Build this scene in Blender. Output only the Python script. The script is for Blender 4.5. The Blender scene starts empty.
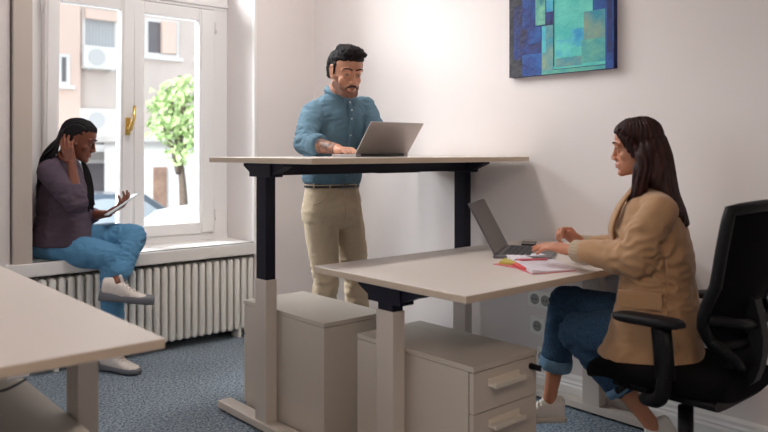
import bpy, bmesh, math, random
import numpy as np
from mathutils import Vector, Matrix, noise
random.seed(7)
V = Vector
PI = math.pi
scene = bpy.context.scene
COL = scene.collection
# ------------------------------------------------------------------ camera model (used to read positions off the place)
HC = 1.22
FPX = 733.0
FW = V((0.6587, 0.7524, 0)); RT = V((0.7524, -0.6587, 0))
def ray(u, v):
    return FW + RT*((u-384)/FPX) + V((0, 0, -(v-152)/FPX))
CAM = V((0, 0, HC))
def onY(u, v, y):
    d = ray(u, v); return CAM + d*(y/d.y)
def onX(u, v, x):
    d = ray(u, v); return CAM + d*(x/d.x)
def onZ(u, v, z):
    d = ray(u, v); return CAM + d*((z-HC)/d.z)
def onP(u, v, p, n):
    d = ray(u, v); return CAM + d*((p-CAM).dot(n)/d.dot(n))

# ------------------------------------------------------------------ materials
MATS = {}
def srgb(c):
    return tuple(((x/255)/12.92 if x/255 <= 0.04045 else ((x/255+0.055)/1.055)**2.4) for x in c)
def mat(name, rgb, rough=0.5, metal=0.0, spec=0.5, noise_scale=0, noise_amt=0.0, bump=0.0, bump_scale=200, sss=0.0, sheen=0.0, stretch=None, rgb2=None, coat=0.0):
    if name in MATS: return MATS[name]
    m = bpy.data.materials.new(name); m.use_nodes = True
    nt = m.node_tree; b = nt.nodes['Principled BSDF']
    c = srgb(rgb)
    b.inputs['Base Color'].default_value = (*c, 1)
    b.inputs['Roughness'].default_value = rough
    b.inputs['Metallic'].default_value = metal
    b.inputs['Specular IOR Level'].default_value = spec
    if coat: b.inputs['Coat Weight'].default_value = coat
    if sss:
        b.inputs['Subsurface Weight'].default_value = sss
        b.inputs['Subsurface Radius'].default_value = (0.012, 0.004, 0.002)
        b.inputs['Subsurface Scale'].default_value = 0.6
    if sheen: b.inputs['Sheen Weight'].default_value = sheen
    tc = nt.nodes.new('ShaderNodeTexCoord')
    mp = nt.nodes.new('ShaderNodeMapping'); nt.links.new(tc.outputs['Object'], mp.inputs['Vector'])
    if stretch: mp.inputs['Scale'].default_value = stretch
    if noise_amt or rgb2:
        n = nt.nodes.new('ShaderNodeTexNoise'); n.inputs['Scale'].default_value = noise_scale or 5
        n.inputs['Detail'].default_value = 5
        nt.links.new(mp.outputs['Vector'], n.inputs['Vector'])
        r = nt.nodes.new('ShaderNodeValToRGB')
        c2 = srgb(rgb2) if rgb2 else tuple(x*(1-noise_amt) for x in c)
        r.color_ramp.elements[0].position = 0.35; r.color_ramp.elements[1].position = 0.65
        r.color_ramp.elements[0].color = (*c2, 1); r.color_ramp.elements[1].color = (*c, 1)
        nt.links.new(n.outputs['Fac'], r.inputs['Fac']); nt.links.new(r.outputs['Color'], b.inputs['Base Color'])
    if bump:
        n2 = nt.nodes.new('ShaderNodeTexNoise'); n2.inputs['Scale'].default_value = bump_scale
        nt.links.new(mp.outputs['Vector'], n2.inputs['Vector'])
        bp = nt.nodes.new('ShaderNodeBump'); bp.inputs['Strength'].default_value = bump; bp.inputs['Distance'].default_value = 0.01
        nt.links.new(n2.outputs['Fac'], bp.inputs['Height']); nt.links.new(bp.outputs['Normal'], b.inputs['Normal'])
    MATS[name] = m
    return m
WALL = mat('wall_paint', (228, 220, 217), 0.9, noise_scale=3, noise_amt=0.02, bump=0.03, bump_scale=120)
TRIMW = mat('trim_white', (238, 234, 230), 0.45)
WINW = mat('window_white', (243, 241, 240), 0.35)
RADW = mat('radiator_enamel', (238, 235, 228), 0.35)
TOPM = mat('desk_laminate', (226, 216, 208), 0.42, noise_scale=300, noise_amt=0.03, bump=0.01, bump_scale=900)
EDGE = mat('desk_edge_band', (206, 188, 168), 0.5)
LEGW = mat('leg_white_powder', (206, 196, 186), 0.45)
LEGB = mat('leg_black_powder', (22, 22, 38), 0.5, spec=0.3)
CABM = mat('cabinet_laminate', (206, 196, 184), 0.5, noise_scale=200, noise_amt=0.02)
CABG = mat('cabinet_gap', (90, 84, 78), 0.7)
HANM = mat('handle_cream', (226, 218, 204), 0.4)
BLKP = mat('black_plastic', (13, 12, 16), 0.5, spec=0.22)
BLKF = mat('black_fabric', (12, 11, 14), 0.95, spec=0.1, noise_scale=400, noise_amt=0.4, bump=0.1, bump_scale=500)
CHRM = mat('chair_metal', (120, 120, 124), 0.3, metal=1.0)
BRASS = mat('brass', (226, 190, 112), 0.35, metal=1.0)
LAPG = mat('laptop_aluminium', (176, 168, 164), 0.38, metal=0.75)
LAPD = mat('laptop_grey', (112, 110, 112), 0.42, metal=0.5)
KEYM = mat('laptop_keys', (52, 52, 56), 0.6)
SCRM = mat('laptop_screen', (64, 54, 50), 0.25, spec=0.6)
SOCK = mat('socket_plastic', (232, 230, 224), 0.4)
SOCKD = mat('socket_recess', (150, 148, 144), 0.5)
# carpet
def carpet():
    m = bpy.data.materials.new('carpet'); m.use_nodes = True
    nt = m.node_tree; b = nt.nodes['Principled BSDF']; b.inputs['Roughness'].default_value = 1.0
    b.inputs['Specular IOR Level'].default_value = 0.1
    tc = nt.nodes.new('ShaderNodeTexCoord')
    def nz(scale, st, det=3):
        mp = nt.nodes.new('ShaderNodeMapping'); mp.inputs['Scale'].default_value = st
        nt.links.new(tc.outputs['Object'], mp.inputs['Vector'])
        n = nt.nodes.new('ShaderNodeTexNoise'); n.inputs['Scale'].default_value = scale; n.inputs['Detail'].default_value = det
        nt.links.new(mp.outputs['Vector'], n.inputs['Vector']); return n
    a = nz(60, (1, 2.2, 1)); c = nz(60, (2.2, 1, 1)); big = nz(2.2, (1, 1, 1))
    mx = nt.nodes.new('ShaderNodeMath'); mx.operation = 'ADD'
    nt.links.new(a.outputs['Fac'], mx.inputs[0]); nt.links.new(c.outputs['Fac'], mx.inputs[1])
    m2 = nt.nodes.new('ShaderNodeMath'); m2.operation = 'MULTIPLY'; m2.inputs[1].default_value = 0.5
    nt.links.new(mx.outputs[0], m2.inputs[0])
    r = nt.nodes.new('ShaderNodeValToRGB')
    e = r.color_ramp.elements
    e[0].position = 0.40; e[0].color = (*srgb((92, 106, 122)), 1)
    e[1].position = 0.62; e[1].color = (*srgb((188, 198, 206)), 1)
    k = e.new(0.5); k.color = (*srgb((140, 153, 166)), 1)
    nt.links.new(m2.outputs[0], r.inputs['Fac'])
    mixc = nt.nodes.new('ShaderNodeMixRGB'); mixc.blend_type = 'MULTIPLY'; mixc.inputs['Fac'].default_value = 0.35
    nt.links.new(r.outputs['Color'], mixc.inputs['Color1']); nt.links.new(big.outputs['Fac'], mixc.inputs['Color2'])
    nt.links.new(mixc.outputs['Color'], b.inputs['Base Color'])
    bp = nt.nodes.new('ShaderNodeBump'); bp.inputs['Strength'].default_value = 0.5; bp.inputs['Distance'].default_value = 0.01
    nt.links.new(m2.outputs[0], bp.inputs['Height']); nt.links.new(bp.outputs['Normal'], b.inputs['Normal'])
    return m
CARPET = carpet()
def glass_mat():
    m = bpy.data.materials.new('window_glass'); m.use_nodes = True
    nt = m.node_tree; nt.nodes.clear()
    o = nt.nodes.new('ShaderNodeOutputMaterial'); mx = nt.nodes.new('ShaderNodeMixShader')
    t = nt.nodes.new('ShaderNodeBsdfTransparent'); g = nt.nodes.new('ShaderNodeBsdfGlossy'); g.inputs['Roughness'].default_value = 0.03
    f = nt.nodes.new('ShaderNodeFresnel'); f.inputs['IOR'].default_value = 1.3
    t.inputs['Color'].default_value = (0.97, 0.98, 0.98, 1)
    nt.links.new(f.outputs[0], mx.inputs['Fac']); nt.links.new(t.outputs[0], mx.inputs[1]); nt.links.new(g.outputs[0], mx.inputs[2])
    nt.links.new(mx.outputs[0], o.inputs['Surface']); return m
GLASS = glass_mat()

# ------------------------------------------------------------------ mesh helpers
def add_box(bm, lo, hi, bev=0.0, M=None, mi=0, seg=2):
    lo = V(lo); hi = V(hi)
    t = bmesh.new()
    bmesh.ops.create_cube(t, size=1.0)
    c = (lo+hi)/2; s = hi-lo
    for v in t.verts: v.co = V((v.co.x*s.x+c.x, v.co.y*s.y+c.y, v.co.z*s.z+c.z))
    if bev > 0:
        bmesh.ops.bevel(t, geom=list(t.edges), offset=min(bev, min(s)*0.49), segments=seg, affect='EDGES', profile=0.7)
    merge(bm, t, M, mi)
def merge(bm, t, M=None, mi=None):
    if M is not None: t.transform(M)
    mp = {}
    for v in t.verts: mp[v] = bm.verts.new(v.co)
    for f in t.faces:
        try: nf = bm.faces.new([mp[v] for v in f.verts])
        except ValueError: continue
        nf.material_index = f.material_index if mi is None else mi
        nf.smooth = f.smooth
    t.free()
def frame_of(d, up=None):
    d = d.normalized(); up = up or (V((0, 0, 1)) if abs(d.z) < 0.95 else V((1, 0, 0)))
    x = up.cross(d).normalized(); y = d.cross(x).normalized(); return x, y, d
def loft(bm, secs, n=24, power=2.0, mi=0, smooth=True, caps=True):
    """secs: (centre, half-axis vx, half-axis vy)"""
    rings = []
    for c, vx, vy in secs:
        ring = []
        for i in range(n):
            a = 2*PI*i/n; ca, sa = math.cos(a), math.sin(a)
            e = 2.0/power
            x = math.copysign(abs(ca)**e, ca); y = math.copysign(abs(sa)**e, sa)
            ring.append(bm.verts.new(c + vx*x + vy*y))
        rings.append(ring)
    for k in range(len(rings)-1):
        for i in range(n):
            f = bm.faces.new((rings[k][i], rings[k][(i+1) % n], rings[k+1][(i+1) % n], rings[k+1][i])); f.smooth = smooth; f.material_index = mi
    if caps:
        f = bm.faces.new(list(reversed(rings[0]))); f.material_index = mi
        f = bm.faces.new(rings[-1]); f.material_index = mi
def tube(bm, pts, r, n=10, mi=0, up=None, flat=1.0):
    pts = [V(p) for p in pts]; secs = []
    N = len(pts); px = None
    for i, p in enumerate(pts):
        d = (pts[min(i+1, N-1)]-pts[max(i-1, 0)]).normalized()
        if px is None: x, y, _ = frame_of(d, up)
        else:
            x = (px - d*px.dot(d)).normalized(); y = d.cross(x)
        px = x
        rr = r[i] if isinstance(r, (list, tuple)) else r
        secs.append((p, x*rr, y*rr*flat))
    loft(bm, secs, n, mi=mi)
def cyl(bm, a, b, r, n=20, mi=0, r2=None):
    a = V(a); b = V(b); x, y, d = frame_of(b-a); r2 = r if r2 is None else r2
    loft(bm, [(a, x*r, y*r), (b, x*r2, y*r2)], n, mi=mi)
def cap(bm, a, b, ra, rb, n=16, k=5, fx=1.0, fy=1.0, up=None):
    """capsule with two radii"""
    a = V(a); b = V(b)
    if (b-a).length < 1e-5: b = a + V((0, 0, 1e-4))
    x, y, d = frame_of(b-a, up); secs = []
    for i in range(k+1):
        t = -PI/2 + (PI/2)*i/k
        rr = max(math.cos(t), 0.03)*ra; secs.append((a + d*math.sin(t)*ra*min(fx, fy), x*rr*fx, y*rr*fy))
    for i in range(k+1):
        t = (PI/2)*i/k
        rr = max(math.cos(t), 0.03)*rb; secs.append((b + d*math.sin(t)*rb*min(fx, fy), x*rr*fx, y*rr*fy))
    loft(bm, secs, n)
def chain(bm, pts, radii, **kw):
    for i in range(len(pts)-1): cap(bm, pts[i], pts[i+1], radii[i], radii[i+1], **kw)
def ell(bm, c, r, M=None, n=20):
    t = bmesh.new(); bmesh.ops.create_uvsphere(t, u_segments=n, v_segments=n//2, radius=1)
    r = V(r) if not isinstance(r, (int, float)) else V((r, r, r))
    mm = Matrix.Translation(V(c)) @ Matrix.Diagonal((*r, 1))
    for f in t.faces: f.smooth = True
    t.transform(mm)
    if M is not None: t.transform(M)
    merge(bm, t)
def spline(pts, n=8):
    pts = [V(p) for p in pts]; out = []
    P = [pts[0]*2-pts[1]] + pts + [pts[-1]*2-pts[-2]]
    for i in range(1, len(P)-2):
        for k in range(n):
            t = k/n
            a, b, c, d = P[i-1], P[i], P[i+1], P[i+2]
            out.append(0.5*((2*b)+(c-a)*t+(2*a-5*b+4*c-d)*t*t+(3*b-a-3*c+d)*t**3))
    out.append(pts[-1]); return out

# ------------------------------------------------------------------ objects
def props(o, label=None, cat=None, group=None, kind=None):
    if label: o['label'] = label
    if cat: o['category'] = cat
    if group: o['group'] = group
    if kind: o['kind'] = kind
    return o
def from_mesh(name, me, mats, parent=None, base=None):
    if base is not None: me.transform(Matrix.Translation(-V(base)))
    me.name = name
    for m in (mats if isinstance(mats, (list, tuple)) else [mats]): me.materials.append(m)
    o = bpy.data.objects.new(name, me); COL.objects.link(o)
    if parent is not None: o.parent = parent
    return o
def part(name, bm, mats, parent=None, base=None, smooth=None):
    bmesh.ops.recalc_face_normals(bm, faces=list(bm.faces))
    me = bpy.data.meshes.new(name)
    if smooth is not None:
        for f in bm.faces: f.smooth = smooth
    bm.to_mesh(me); bm.free()
    if parent is not None and base is None: base = parent.get('_b') and V(parent['_b'])
    o = from_mesh(name, me, mats, parent, base)
    if parent is not None and parent.get('_b') is not None: o['_b'] = parent['_b']
    elif parent is None and base is not None: o.location = V(base)
    return o
def thing(name, label, cat, base=(0, 0, 0), group=None, world=True):
    o = bpy.data.objects.new(name, None); COL.objects.link(o); o.empty_display_size = 0.1
    o.location = V(base); props(o, label, cat, group)
    if world: o['_b'] = list(base)
    return o
def solo(name, bm, mats, label, cat, base, group=None):
    """thing of a single mesh, geometry given in world coordinates"""
    o = part(name, bm, mats, None, V(base)); props(o, label, cat, group); return o
def struct(name, bm, mats):
    o = part(name, bm, mats); o['kind'] = 'structure'; return o
def children(o): return [c for c in bpy.data.objects if c.parent == o]
def copy_tree(o, parent=None):
    kids = children(o)
    c = o.copy(); COL.objects.link(c); c.parent = parent
    for k in kids: copy_tree(k, c)
    return c
B = bmesh.new

# ------------------------------------------------------------------ room
WX = 3.065      # right wall
WY = 4.25       # window wall inner face
CEIL = 3.1
XL, YB = -3.2, -2.6
bm = B(); add_box(bm, (XL-0.3, YB-0.3, -0.12), (WX+0.3, WY+0.5, 0)); struct('floor', bm, CARPET)
bm = B(); add_box(bm, (XL-0.3, YB-0.3, CEIL), (WX+0.3, WY+0.5, CEIL+0.15)); struct('ceiling', bm, WALL)
bm = B(); add_box(bm, (WX, YB-0.3, 0), (WX+0.3, WY+0.5, CEIL)); struct('wall_right', bm, WALL)
LW0, LW1 = 0.9, 3.3  # opening for the added left-wall window
bm = B()
add_box(bm, (XL-0.3, YB-0.3, 0), (XL, LW0, CEIL)); add_box(bm, (XL-0.3, LW1, 0), (XL, WY+0.5, CEIL))
add_box(bm, (XL-0.3, LW0, 0), (XL, LW1, 0.62)); add_box(bm, (XL-0.3, LW0, 2.9), (XL, LW1, CEIL)); struct('wall_left', bm, WALL)
bm = B()
for (p, q, r, s) in ((LW0, LW0+0.08, 0.62, 2.9), (LW1-0.08, LW1, 0.62, 2.9), (LW0, LW1, 0.62, 0.7), (LW0, LW1, 2.82, 2.9), ((LW0+LW1)/2-0.06, (LW0+LW1)/2+0.06, 0.7, 2.82)):
    add_box(bm, (XL-0.16, p, r), (XL-0.08, q, s), 0.005)
w3 = struct('window_2', bm, WINW)  # made-up window out of view, added to let fill in from the left
bm = B(); add_box(bm, (XL-0.124, LW0+0.08, 0.7), (XL-0.118, LW1-0.08, 2.82)); part('pane', bm, GLASS, w3)
bm = B(); add_box(bm, (XL, YB-0.3, 0), (WX, YB, CEIL)); struct('wall_rear', bm, WALL)
# window wall with two openings
OX0, OX1 = 1.177, 2.569       # the opening seen in the photo
SZ = 0.62                     # sill top
OT = 2.9                      # head of the opening
WT = WY+0.5
fy_ = 4.64
bm = B()
for (a, b_) in ((XL, OX0-0.105), (OX1, WX)):
    add_box(bm, (a, WY, 0), (b_, WT, CEIL))
add_box(bm, (OX0-0.105, WY+0.03, 0), (OX0, WT, CEIL))
for (a, b_) in ((OX0, OX1),):
    add_box(bm, (a, WY, OT), (b_, WT, CEIL))
    add_box(bm, (a, WY+0.22, 0), (b_, WT, SZ-0.08))
    add_box(bm, (a, fy_-0.025, SZ-0.08), (b_, WT, SZ-0.022))
struct('wall_window', bm, WALL)
def casing(x0, x1):
    bm = B()
    add_box(bm, (x0, WY-0.03, SZ), (x1, WY+0.03, OT+0.1), 0.004)
    return bm
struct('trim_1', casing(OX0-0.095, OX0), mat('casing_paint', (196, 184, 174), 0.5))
bm = B(); add_box(bm, (OX1-0.006, WY-0.012, SZ), (OX1+0.014, WY+0.02, OT), 0.005); struct('trim_2', bm, TRIMW)

def window(x0, x1, tilt_left, n):
    fy = 4.64
    xm = (x0+x1)/2
    W = thing('window_%d' % n, None, None, (xm, fy, SZ)); del W['_b']; W['_b'] = [xm, fy, SZ]
    W['kind'] = 'structure'
    bm = B()
    # outer frame with stepped profile
    for (a, b_) in ((x0, x0+0.105), (x1-0.105, x1)):
        add_box(bm, (a, fy-0.03, SZ), (b_, fy+0.09, OT), 0.006)
    add_box(bm, (x0, fy-0.034, SZ-0.02), (x1, fy+0.088, SZ+0.045), 0.006)
    add_box(bm, (x0, fy-0.034, OT-0.06), (x1, fy+0.088, OT), 0.006)
    add_box(bm, (x0, fy-0.035, 2.205), (x1, fy+0.09, 2.285), 0.006)
    add_box(bm, (x0, fy-0.05, 2.225), (x1, fy, 2.25), 0.006)
    part('window_frame', bm, WINW, W)
    # transom pane
    bm = B(); add_box(bm, (x0+0.1, fy+0.03, 2.285), (x1-0.1, fy+0.036, OT-0.06)); part('transom_pane', bm, GLASS, W)
    bm = B(); add_box(bm, (xm-0.03, fy-0.01, 2.285), (xm+0.03, fy+0.06, OT-0.06), 0.005); part('transom_bar', bm, WINW, W)
    def sash(xa, xb, left, tilt):
        z0, z1 = SZ+0.045, 2.20; sw = 0.082; sr = sw if left else 0.115
        M = None
        if tilt:
            h = V((0, fy, z0)); M = Matrix.Translation(h) @ Matrix.Rotation(math.radians(tilt), 4, 'X') @ Matrix.Translation(-h)
        bm = B()
        for (a, b_) in ((xa, xa+sw), (xb-sr, xb)):
            add_box(bm, (a, fy-0.045, z0), (b_, fy+0.03, z1), 0.008, M)
            add_box(bm, (a+0.012, fy-0.055, z0+0.012), (b_-0.012, fy-0.03, z1-0.012), 0.006, M)
        add_box(bm, (xa+sw, fy-0.045, z0), (xb-sr, fy+0.03, z0+0.075), 0.008, M)
        add_box(bm, (xa+sw, fy-0.045, z1-0.08), (xb-sr, fy+0.03, z1), 0.008, M)
        s = part('sash', bm, WINW, W)
        bm = B(); add_box(bm, (xa+sw-0.01, fy-0.008, z0+0.065), (xb-sr+0.01, fy-0.002, z1-0.07), 0, M); part('pane', bm, GLASS, s)
        for zz in (z0+0.12, z1-0.12):
            bm = B(); xx = xa-0.006 if left else xb+0.006
            cyl(bm, (xx, fy-0.045, zz-0.035), (xx, fy-0.045, zz+0.035), 0.008, 12); part('hinge', bm, WINW, s)
        if left:
            hx = xb-sw*0.5; hz = 1.385
            bm = B(); add_box(bm, (hx-0.016, fy-0.066, hz-0.055), (hx+0.016, fy-0.052, hz+0.055), 0.006, M)
            cyl(bm, M @ V((hx, fy-0.05, hz-0.015)) if M else (hx, fy-0.05, hz-0.015), M @ V((hx, fy-0.1, hz-0.015)) if M else (hx, fy-0.1, hz-0.015), 0.010, 14)
            t = B(); tube(t, [(hx, fy-0.1, hz-0.03), (hx+0.003, fy-0.105, hz), (hx+0.022, fy-0.10, hz+0.05), (hx+0.026, fy-0.098, hz+0.13)], [0.012, 0.012, 0.009, 0.010], 12)
            merge(bm, t, M)
            h = part('handle', bm, BRASS, s); h['label'] = 'brass window handle'
    sash(x0+0.165, xm+0.005, True, tilt_left)
    sash(xm+0.005, x1-0.105, False, 0)
    bm = B(); add_box(bm, (x0+0.104, fy-0.015, SZ+0.045), (x0+0.165, fy+0.05, 2.205), 0.005); part('frame_post', bm, WINW, W)
    # sill board
    bm = B(); add_box(bm, (x0-0.0 if n == 2 else x0-0.13, WY-0.035, SZ-0.075), (x1+0.012, WY+0.03, SZ), 0.008)
    add_box(bm, (x0+0.002, WY-0.03, SZ-0.06), (x1-0.002, fy-0.03, SZ), 0.004)
    part('window_sill', bm, TRIMW, W)
window(OX0, OX1, 1.6, 1)

# baseboards
def baseboard(name, axis, c, a, b_, sgn):
    bm = B()
    prof = [(0, 0), (0.026, 0), (0.026, 0.075), (0.020, 0.085), (0.022, 0.093), (0.016, 0.103), (0.016, 0.118), (0.006, 0.13), (0, 0.13)]
    ra, rb = [], []
    for d, z in prof:
        if axis == 'X': ra.append(bm.verts.new((c+sgn*d, a, z))); rb.append(bm.verts.new((c+sgn*d, b_, z)))
        else: ra.append(bm.verts.new((a, c+sgn*d, z))); rb.append(bm.verts.new((b_, c+sgn*d, z)))
    n = len(prof)
    for i in range(n):
        bm.faces.new((ra[i], ra[(i+1) % n], rb[(i+1) % n], rb[i]))
    bm.faces.new(ra); bm.faces.new(list(reversed(rb)))
    struct(name, bm, TRIMW)
baseboard('baseboard_right', 'X', WX, YB, WY, -1)
baseboard('baseboard_window', 'Y', WY, OX1, WX-0.026, -1)
baseboard('baseboard_left', 'X', XL, YB, WY, 1)
baseboard('baseboard_rear', 'Y', YB, XL+0.026, WX-0.026, 1)

# ------------------------------------------------------------------ radiator
R_ = thing('radiator', 'white ribbed column radiator under the window sill', 'radiator', (1.9, WY+0.03, 0))
def rib(x):
    bm = B()
    for y in (WY-0.005, WY+0.045, WY+0.095):
        chain(bm, [V((x, y, 0.075)), V((x, y, 0.505))], [0.0195, 0.0195], n=12, k=4)
    for z in (0.075, 0.505):
        chain(bm, [V((x, WY-0.003, z)), V((x, WY+0.093, z))], [0.02, 0.02], n=12, k=4)
    cyl(bm, (x-0.025, WY+0.045, 0.085), (x+0.025, WY+0.045, 0.085), 0.019, 14)
    cyl(bm, (x-0.025, WY+0.045, 0.49), (x+0.025, WY+0.045, 0.49), 0.019, 14)
    return bm
pitch = 0.05; x = OX0+0.06
first = part('radiator_rib', rib(x), RADW, R_, smooth=True)
k = 1
while x+pitch*k < OX1-0.01:
    c = first.copy(); COL.objects.link(c); c.parent = R_; c.location = (pitch*k, 0, 0); k += 1
for xx in (x+pitch*1.5, x+pitch*(k-2.5)):
    bm = B(); add_box(bm, (xx-0.012, WY+0.0, 0), (xx+0.012, WY+0.09, 0.08), 0.004); part('foot', bm, RADW, R_)
bm = B(); tube(bm, [(x-0.03, WY+0.045, 0.085), (x-0.06, WY+0.045, 0.085), (x-0.075, WY+0.045, 0.06), (x-0.075, WY+0.045, 0.0)], 0.01, 12); part('supply_pipe', bm, RADW, R_)

# ------------------------------------------------------------------ sit-stand desks
def desk(label, X0, X1, Y0, Y1, top, legx0, legx1, legys, group=None):
    base = ((X0+X1)/2, (Y0+Y1)/2, 0)
    D = thing('standing_desk', label, 'desk', base, group)
    bm = B(); add_box(bm, (X0, Y0, top-0.025), (X1, Y1, top), 0.0018, seg=1)
    bmesh.ops.recalc_face_normals(bm, faces=list(bm.faces))
    for f in bm.faces: f.material_index = 0 if abs(f.normal.z) > 0.5 else 1
    part('tabletop', bm, [TOPM, EDGE], D)
    legys = legys if isinstance(legys, tuple) else (legys,)
    for lx, legy in [(q, w) for w in legys for q in (legx0, legx1)]:
        s = 1 if lx == legx0 else -1
        xa, xb = (lx, lx+0.055) if s == 1 else (lx-0.055, lx)
        bm = B(); add_box(bm, (xa, legy-0.045, 0.04), (xb, legy+0.045, 0.665), 0.003)
        L = part('leg', bm, LEGW, D)
        bm = B(); add_box(bm, (xa+0.003, legy-0.039, 0.6), (xb-0.003, legy+0.039, top-0.045), 0.002)
        c = part('inner_column', bm, LEGB, L); c['label'] = 'black telescoping column'
        bm = B(); add_box(bm, (xa-0.008, legy-0.35, 0.012), (xb+0.008, legy+0.37, 0.045), 0.006)
        f = part('foot', bm, LEGW, D)
        for yy in (legy-0.33, legy+0.33):
            bm = B(); cyl(bm, ((xa+xb)/2, yy, 0), ((xa+xb)/2, yy, 0.014), 0.022, 16); q = part('levelling_pad', bm, BLKP, f)
        # bracket under the top
        bm = B()
        za, zb = top-0.085, top-0.026
        add_box(bm, (xa-0.006, legy-0.085, za), (xb+0.006, legy+0.085, zb), 0.003)
        ys = legy
        t = B()
        pr = [(-0.175, zb), (0.15, zb), (0.15, zb-0.012), (0.085, za+0.012), (-0.085, za+0.012), (-0.175, zb-0.012)]
        a = [t.verts.new((xa+0.004, ys+p, z)) for p, z in pr]; b_ = [t.verts.new((xb-0.004, ys+p, z)) for p, z in pr]
        for i in range(6): t.faces.new((a[i], a[(i+1) % 6], b_[(i+1) % 6], b_[i]))
        t.faces.new(a); t.faces.new(list(reversed(b_)))
        merge(bm, t)
        part('support_bracket', bm, LEGB, D)
    for legy in legys:
        bm = B()
        add_box(bm, (legx0+0.05, legy-0.055, top-0.078), (legx1-0.05, legy-0.02, top-0.030), 0.003)
        add_box(bm, (legx0+0.05, legy+0.02, top-0.078), (legx1-0.05, legy+0.055, top-0.030), 0.003)
        part('crossbar', bm, LEGB, D)
    bm = B(); mx = (legx0+legx1)/2+0.15
    add_box(bm, (mx-0.14, legy-0.018, top-0.082), (mx+0.14, legy+0.018, top-0.03), 0.006)
    part('control_box', bm, BLKP, D)
    return D
YL0, YL1 = 1.53, 2.33
YT0, YT1 = 2.345, 3.18
DX0, DX1 = 1.675, 3.045
LT, TT = 0.776, 1.196
desk('raised standing desk at chest height with black telescoping legs, standing man behind it', DX0, DX1, YT0, YT1, TT, 1.70, 3.02, 2.76)
desk('lowered sit-stand desk where the seated woman works, open notebook on it', DX0, DX1, YL0, YL1, LT, 1.692, 3.02, 1.93)
desk('long pale desk blurred in the near left foreground', -0.62, 0.76, 1.66, 3.30, LT, -0.6, 0.72, (2.03, 2.93))

# ------------------------------------------------------------------ drawer pedestals
def pedestal(label, x0, x1, y0, y1, z1, back=False, group='drawer pedestals under the desks'):
    """drawers on the -Y face, or on the +Y face when back"""
    P = thing('drawer_pedestal', label, 'drawer cabinet', ((x0+x1)/2, (y0+y1)/2, 0), group)
    def B2(bm, lo, hi, *a, **k):
        lo = list(lo); hi = list(hi)
        if back: lo[1], hi[1] = y0+y1-hi[1], y0+y1-lo[1]
        add_box(bm, lo, hi, *a, **k)
    bm = B()
    B2(bm, (x0, y0+0.022, 0.03), (x1, y1, z1-0.02), 0.0015)
    part('body', bm, CABM, P)
    bm = B(); B2(bm, (x0, y0-0.002, z1-0.018), (x1, y1, z1), 0.0018); part('top_panel', bm, CABM, P)
    bm = B(); B2(bm, (x0+0.004, y0+0.012, 0.035), (x1-0.004, y0+0.024, z1-0.02)); part('front_gap', bm, CABG, P)
    zs = [z1-0.022, z1-0.158, z1-0.30, 0.04]
    for i in range(3):
        a, b_ = zs[i+1]+0.003, zs[i]
        bm = B(); B2(bm, (x0+0.002, y0, a), (x1-0.002, y0+0.018, b_), 0.0015); d = part('drawer', bm, CABM, P)
        hz = b_-0.044
        bm = B()
        hx0, hx1 = x0+0.075, x1-0.10
        B2(bm, (hx0, y0-0.030, hz-0.010), (hx1, y0+0.001, hz-0.001), 0.002)
        B2(bm, (hx0, y0-0.034, hz-0.012), (hx1, y0-0.026, hz+0.004), 0.002)
        B2(bm, (hx0, y0-0.004, hz-0.010), (hx1, y0+0.001, hz+0.016), 0.001)
        part('handle', bm, HANM, d)
    for (px, py) in ((x0+0.05, y0+0.06), (x1-0.05, y0+0.06), (x0+0.05, y1-0.06), (x1-0.05, y1-0.06)):
        bm = B(); cyl(bm, (px, py-0.008, 0.015), (px, py+0.008, 0.015), 0.015, 14); add_box(bm, (px-0.012, py-0.012, 0.018), (px+0.012, py+0.012, 0.032)); part('caster', bm, BLKP, P)
    lx = x1-0.035
    bm = B(); yy = y0 if not back else y1
    s = -1 if not back else 1
    cyl(bm, (lx, yy, z1-0.052), (lx, yy+s*0.008, z1-0.052), 0.011, 16)
    add_box(bm, (lx-0.004, min(yy+s*0.008, yy+s*0.045), z1-0.062), (lx+0.004, max(yy+s*0.008, yy+s*0.045), z1-0.042), 0.002)
    l = part('lock_key', bm, BLKP, P); l['label'] = 'black lock with a folding key'
pedestal('plain-backed pale cabinet under the raised standing desk', 1.785, 2.125, 2.41, 3.045, 0.52, True)
pedestal('cream drawer cabinet with two handles in view and a black key, under the lowered desk', 1.785, 2.12, 1.60, 2.195, 0.52)
pedestal('blurred cabinet in shade under the near left desk', 0.30, 0.655, 1.86, 2.45, 0.52, True)

# cable hanging under the near-left desk
bm = B(); tube(bm, spline([onX(26, 379, 0.60), onX(14, 386, 0.55), onX(0, 391, 0.50), onX(-14, 388, 0.45), onX(-22, 375, 0.42)], 6), 0.004, 8)
c0 = onX(26, 379, 0.60)
solo('desk_cable', bm, BLKP, 'thin black cable hanging below the near left desk', 'cable', c0)

# ------------------------------------------------------------------ wall sockets
def outlet_strip(label, n, ya, yb, z0, z1, vertical=False):
    T = thing('wall_socket', label, 'socket', (WX, (ya+yb)/2, z0))
    bm = B(); add_box(bm, (WX-0.012, min(ya, yb), z0), (WX, max(ya, yb), z1), 0.004); part('faceplate', bm, SOCK, T)
    return T
def round_socket(T, y, z, r=0.027):
    bm = B()
    cyl(bm, (WX-0.0125, y, z), (WX-0.014, y, z), r, 24); s = part('socket_cup', bm, SOCKD, T)
    bm = B()
    for dy in (-0.009, 0.009): cyl(bm, (WX-0.0140, y+dy, z), (WX-0.0150, y+dy, z), 0.0035, 10)
    part('pin_hole', bm, BLKP, s)
zc = 0.468
T = outlet_strip('white wall strip with two round sockets and a data port, above the lower socket', 2, 2.36, 2.08, zc-0.042, zc+0.042)
round_socket(T, 2.315, zc); round_socket(T, 2.25, zc)
bm = B()
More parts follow.
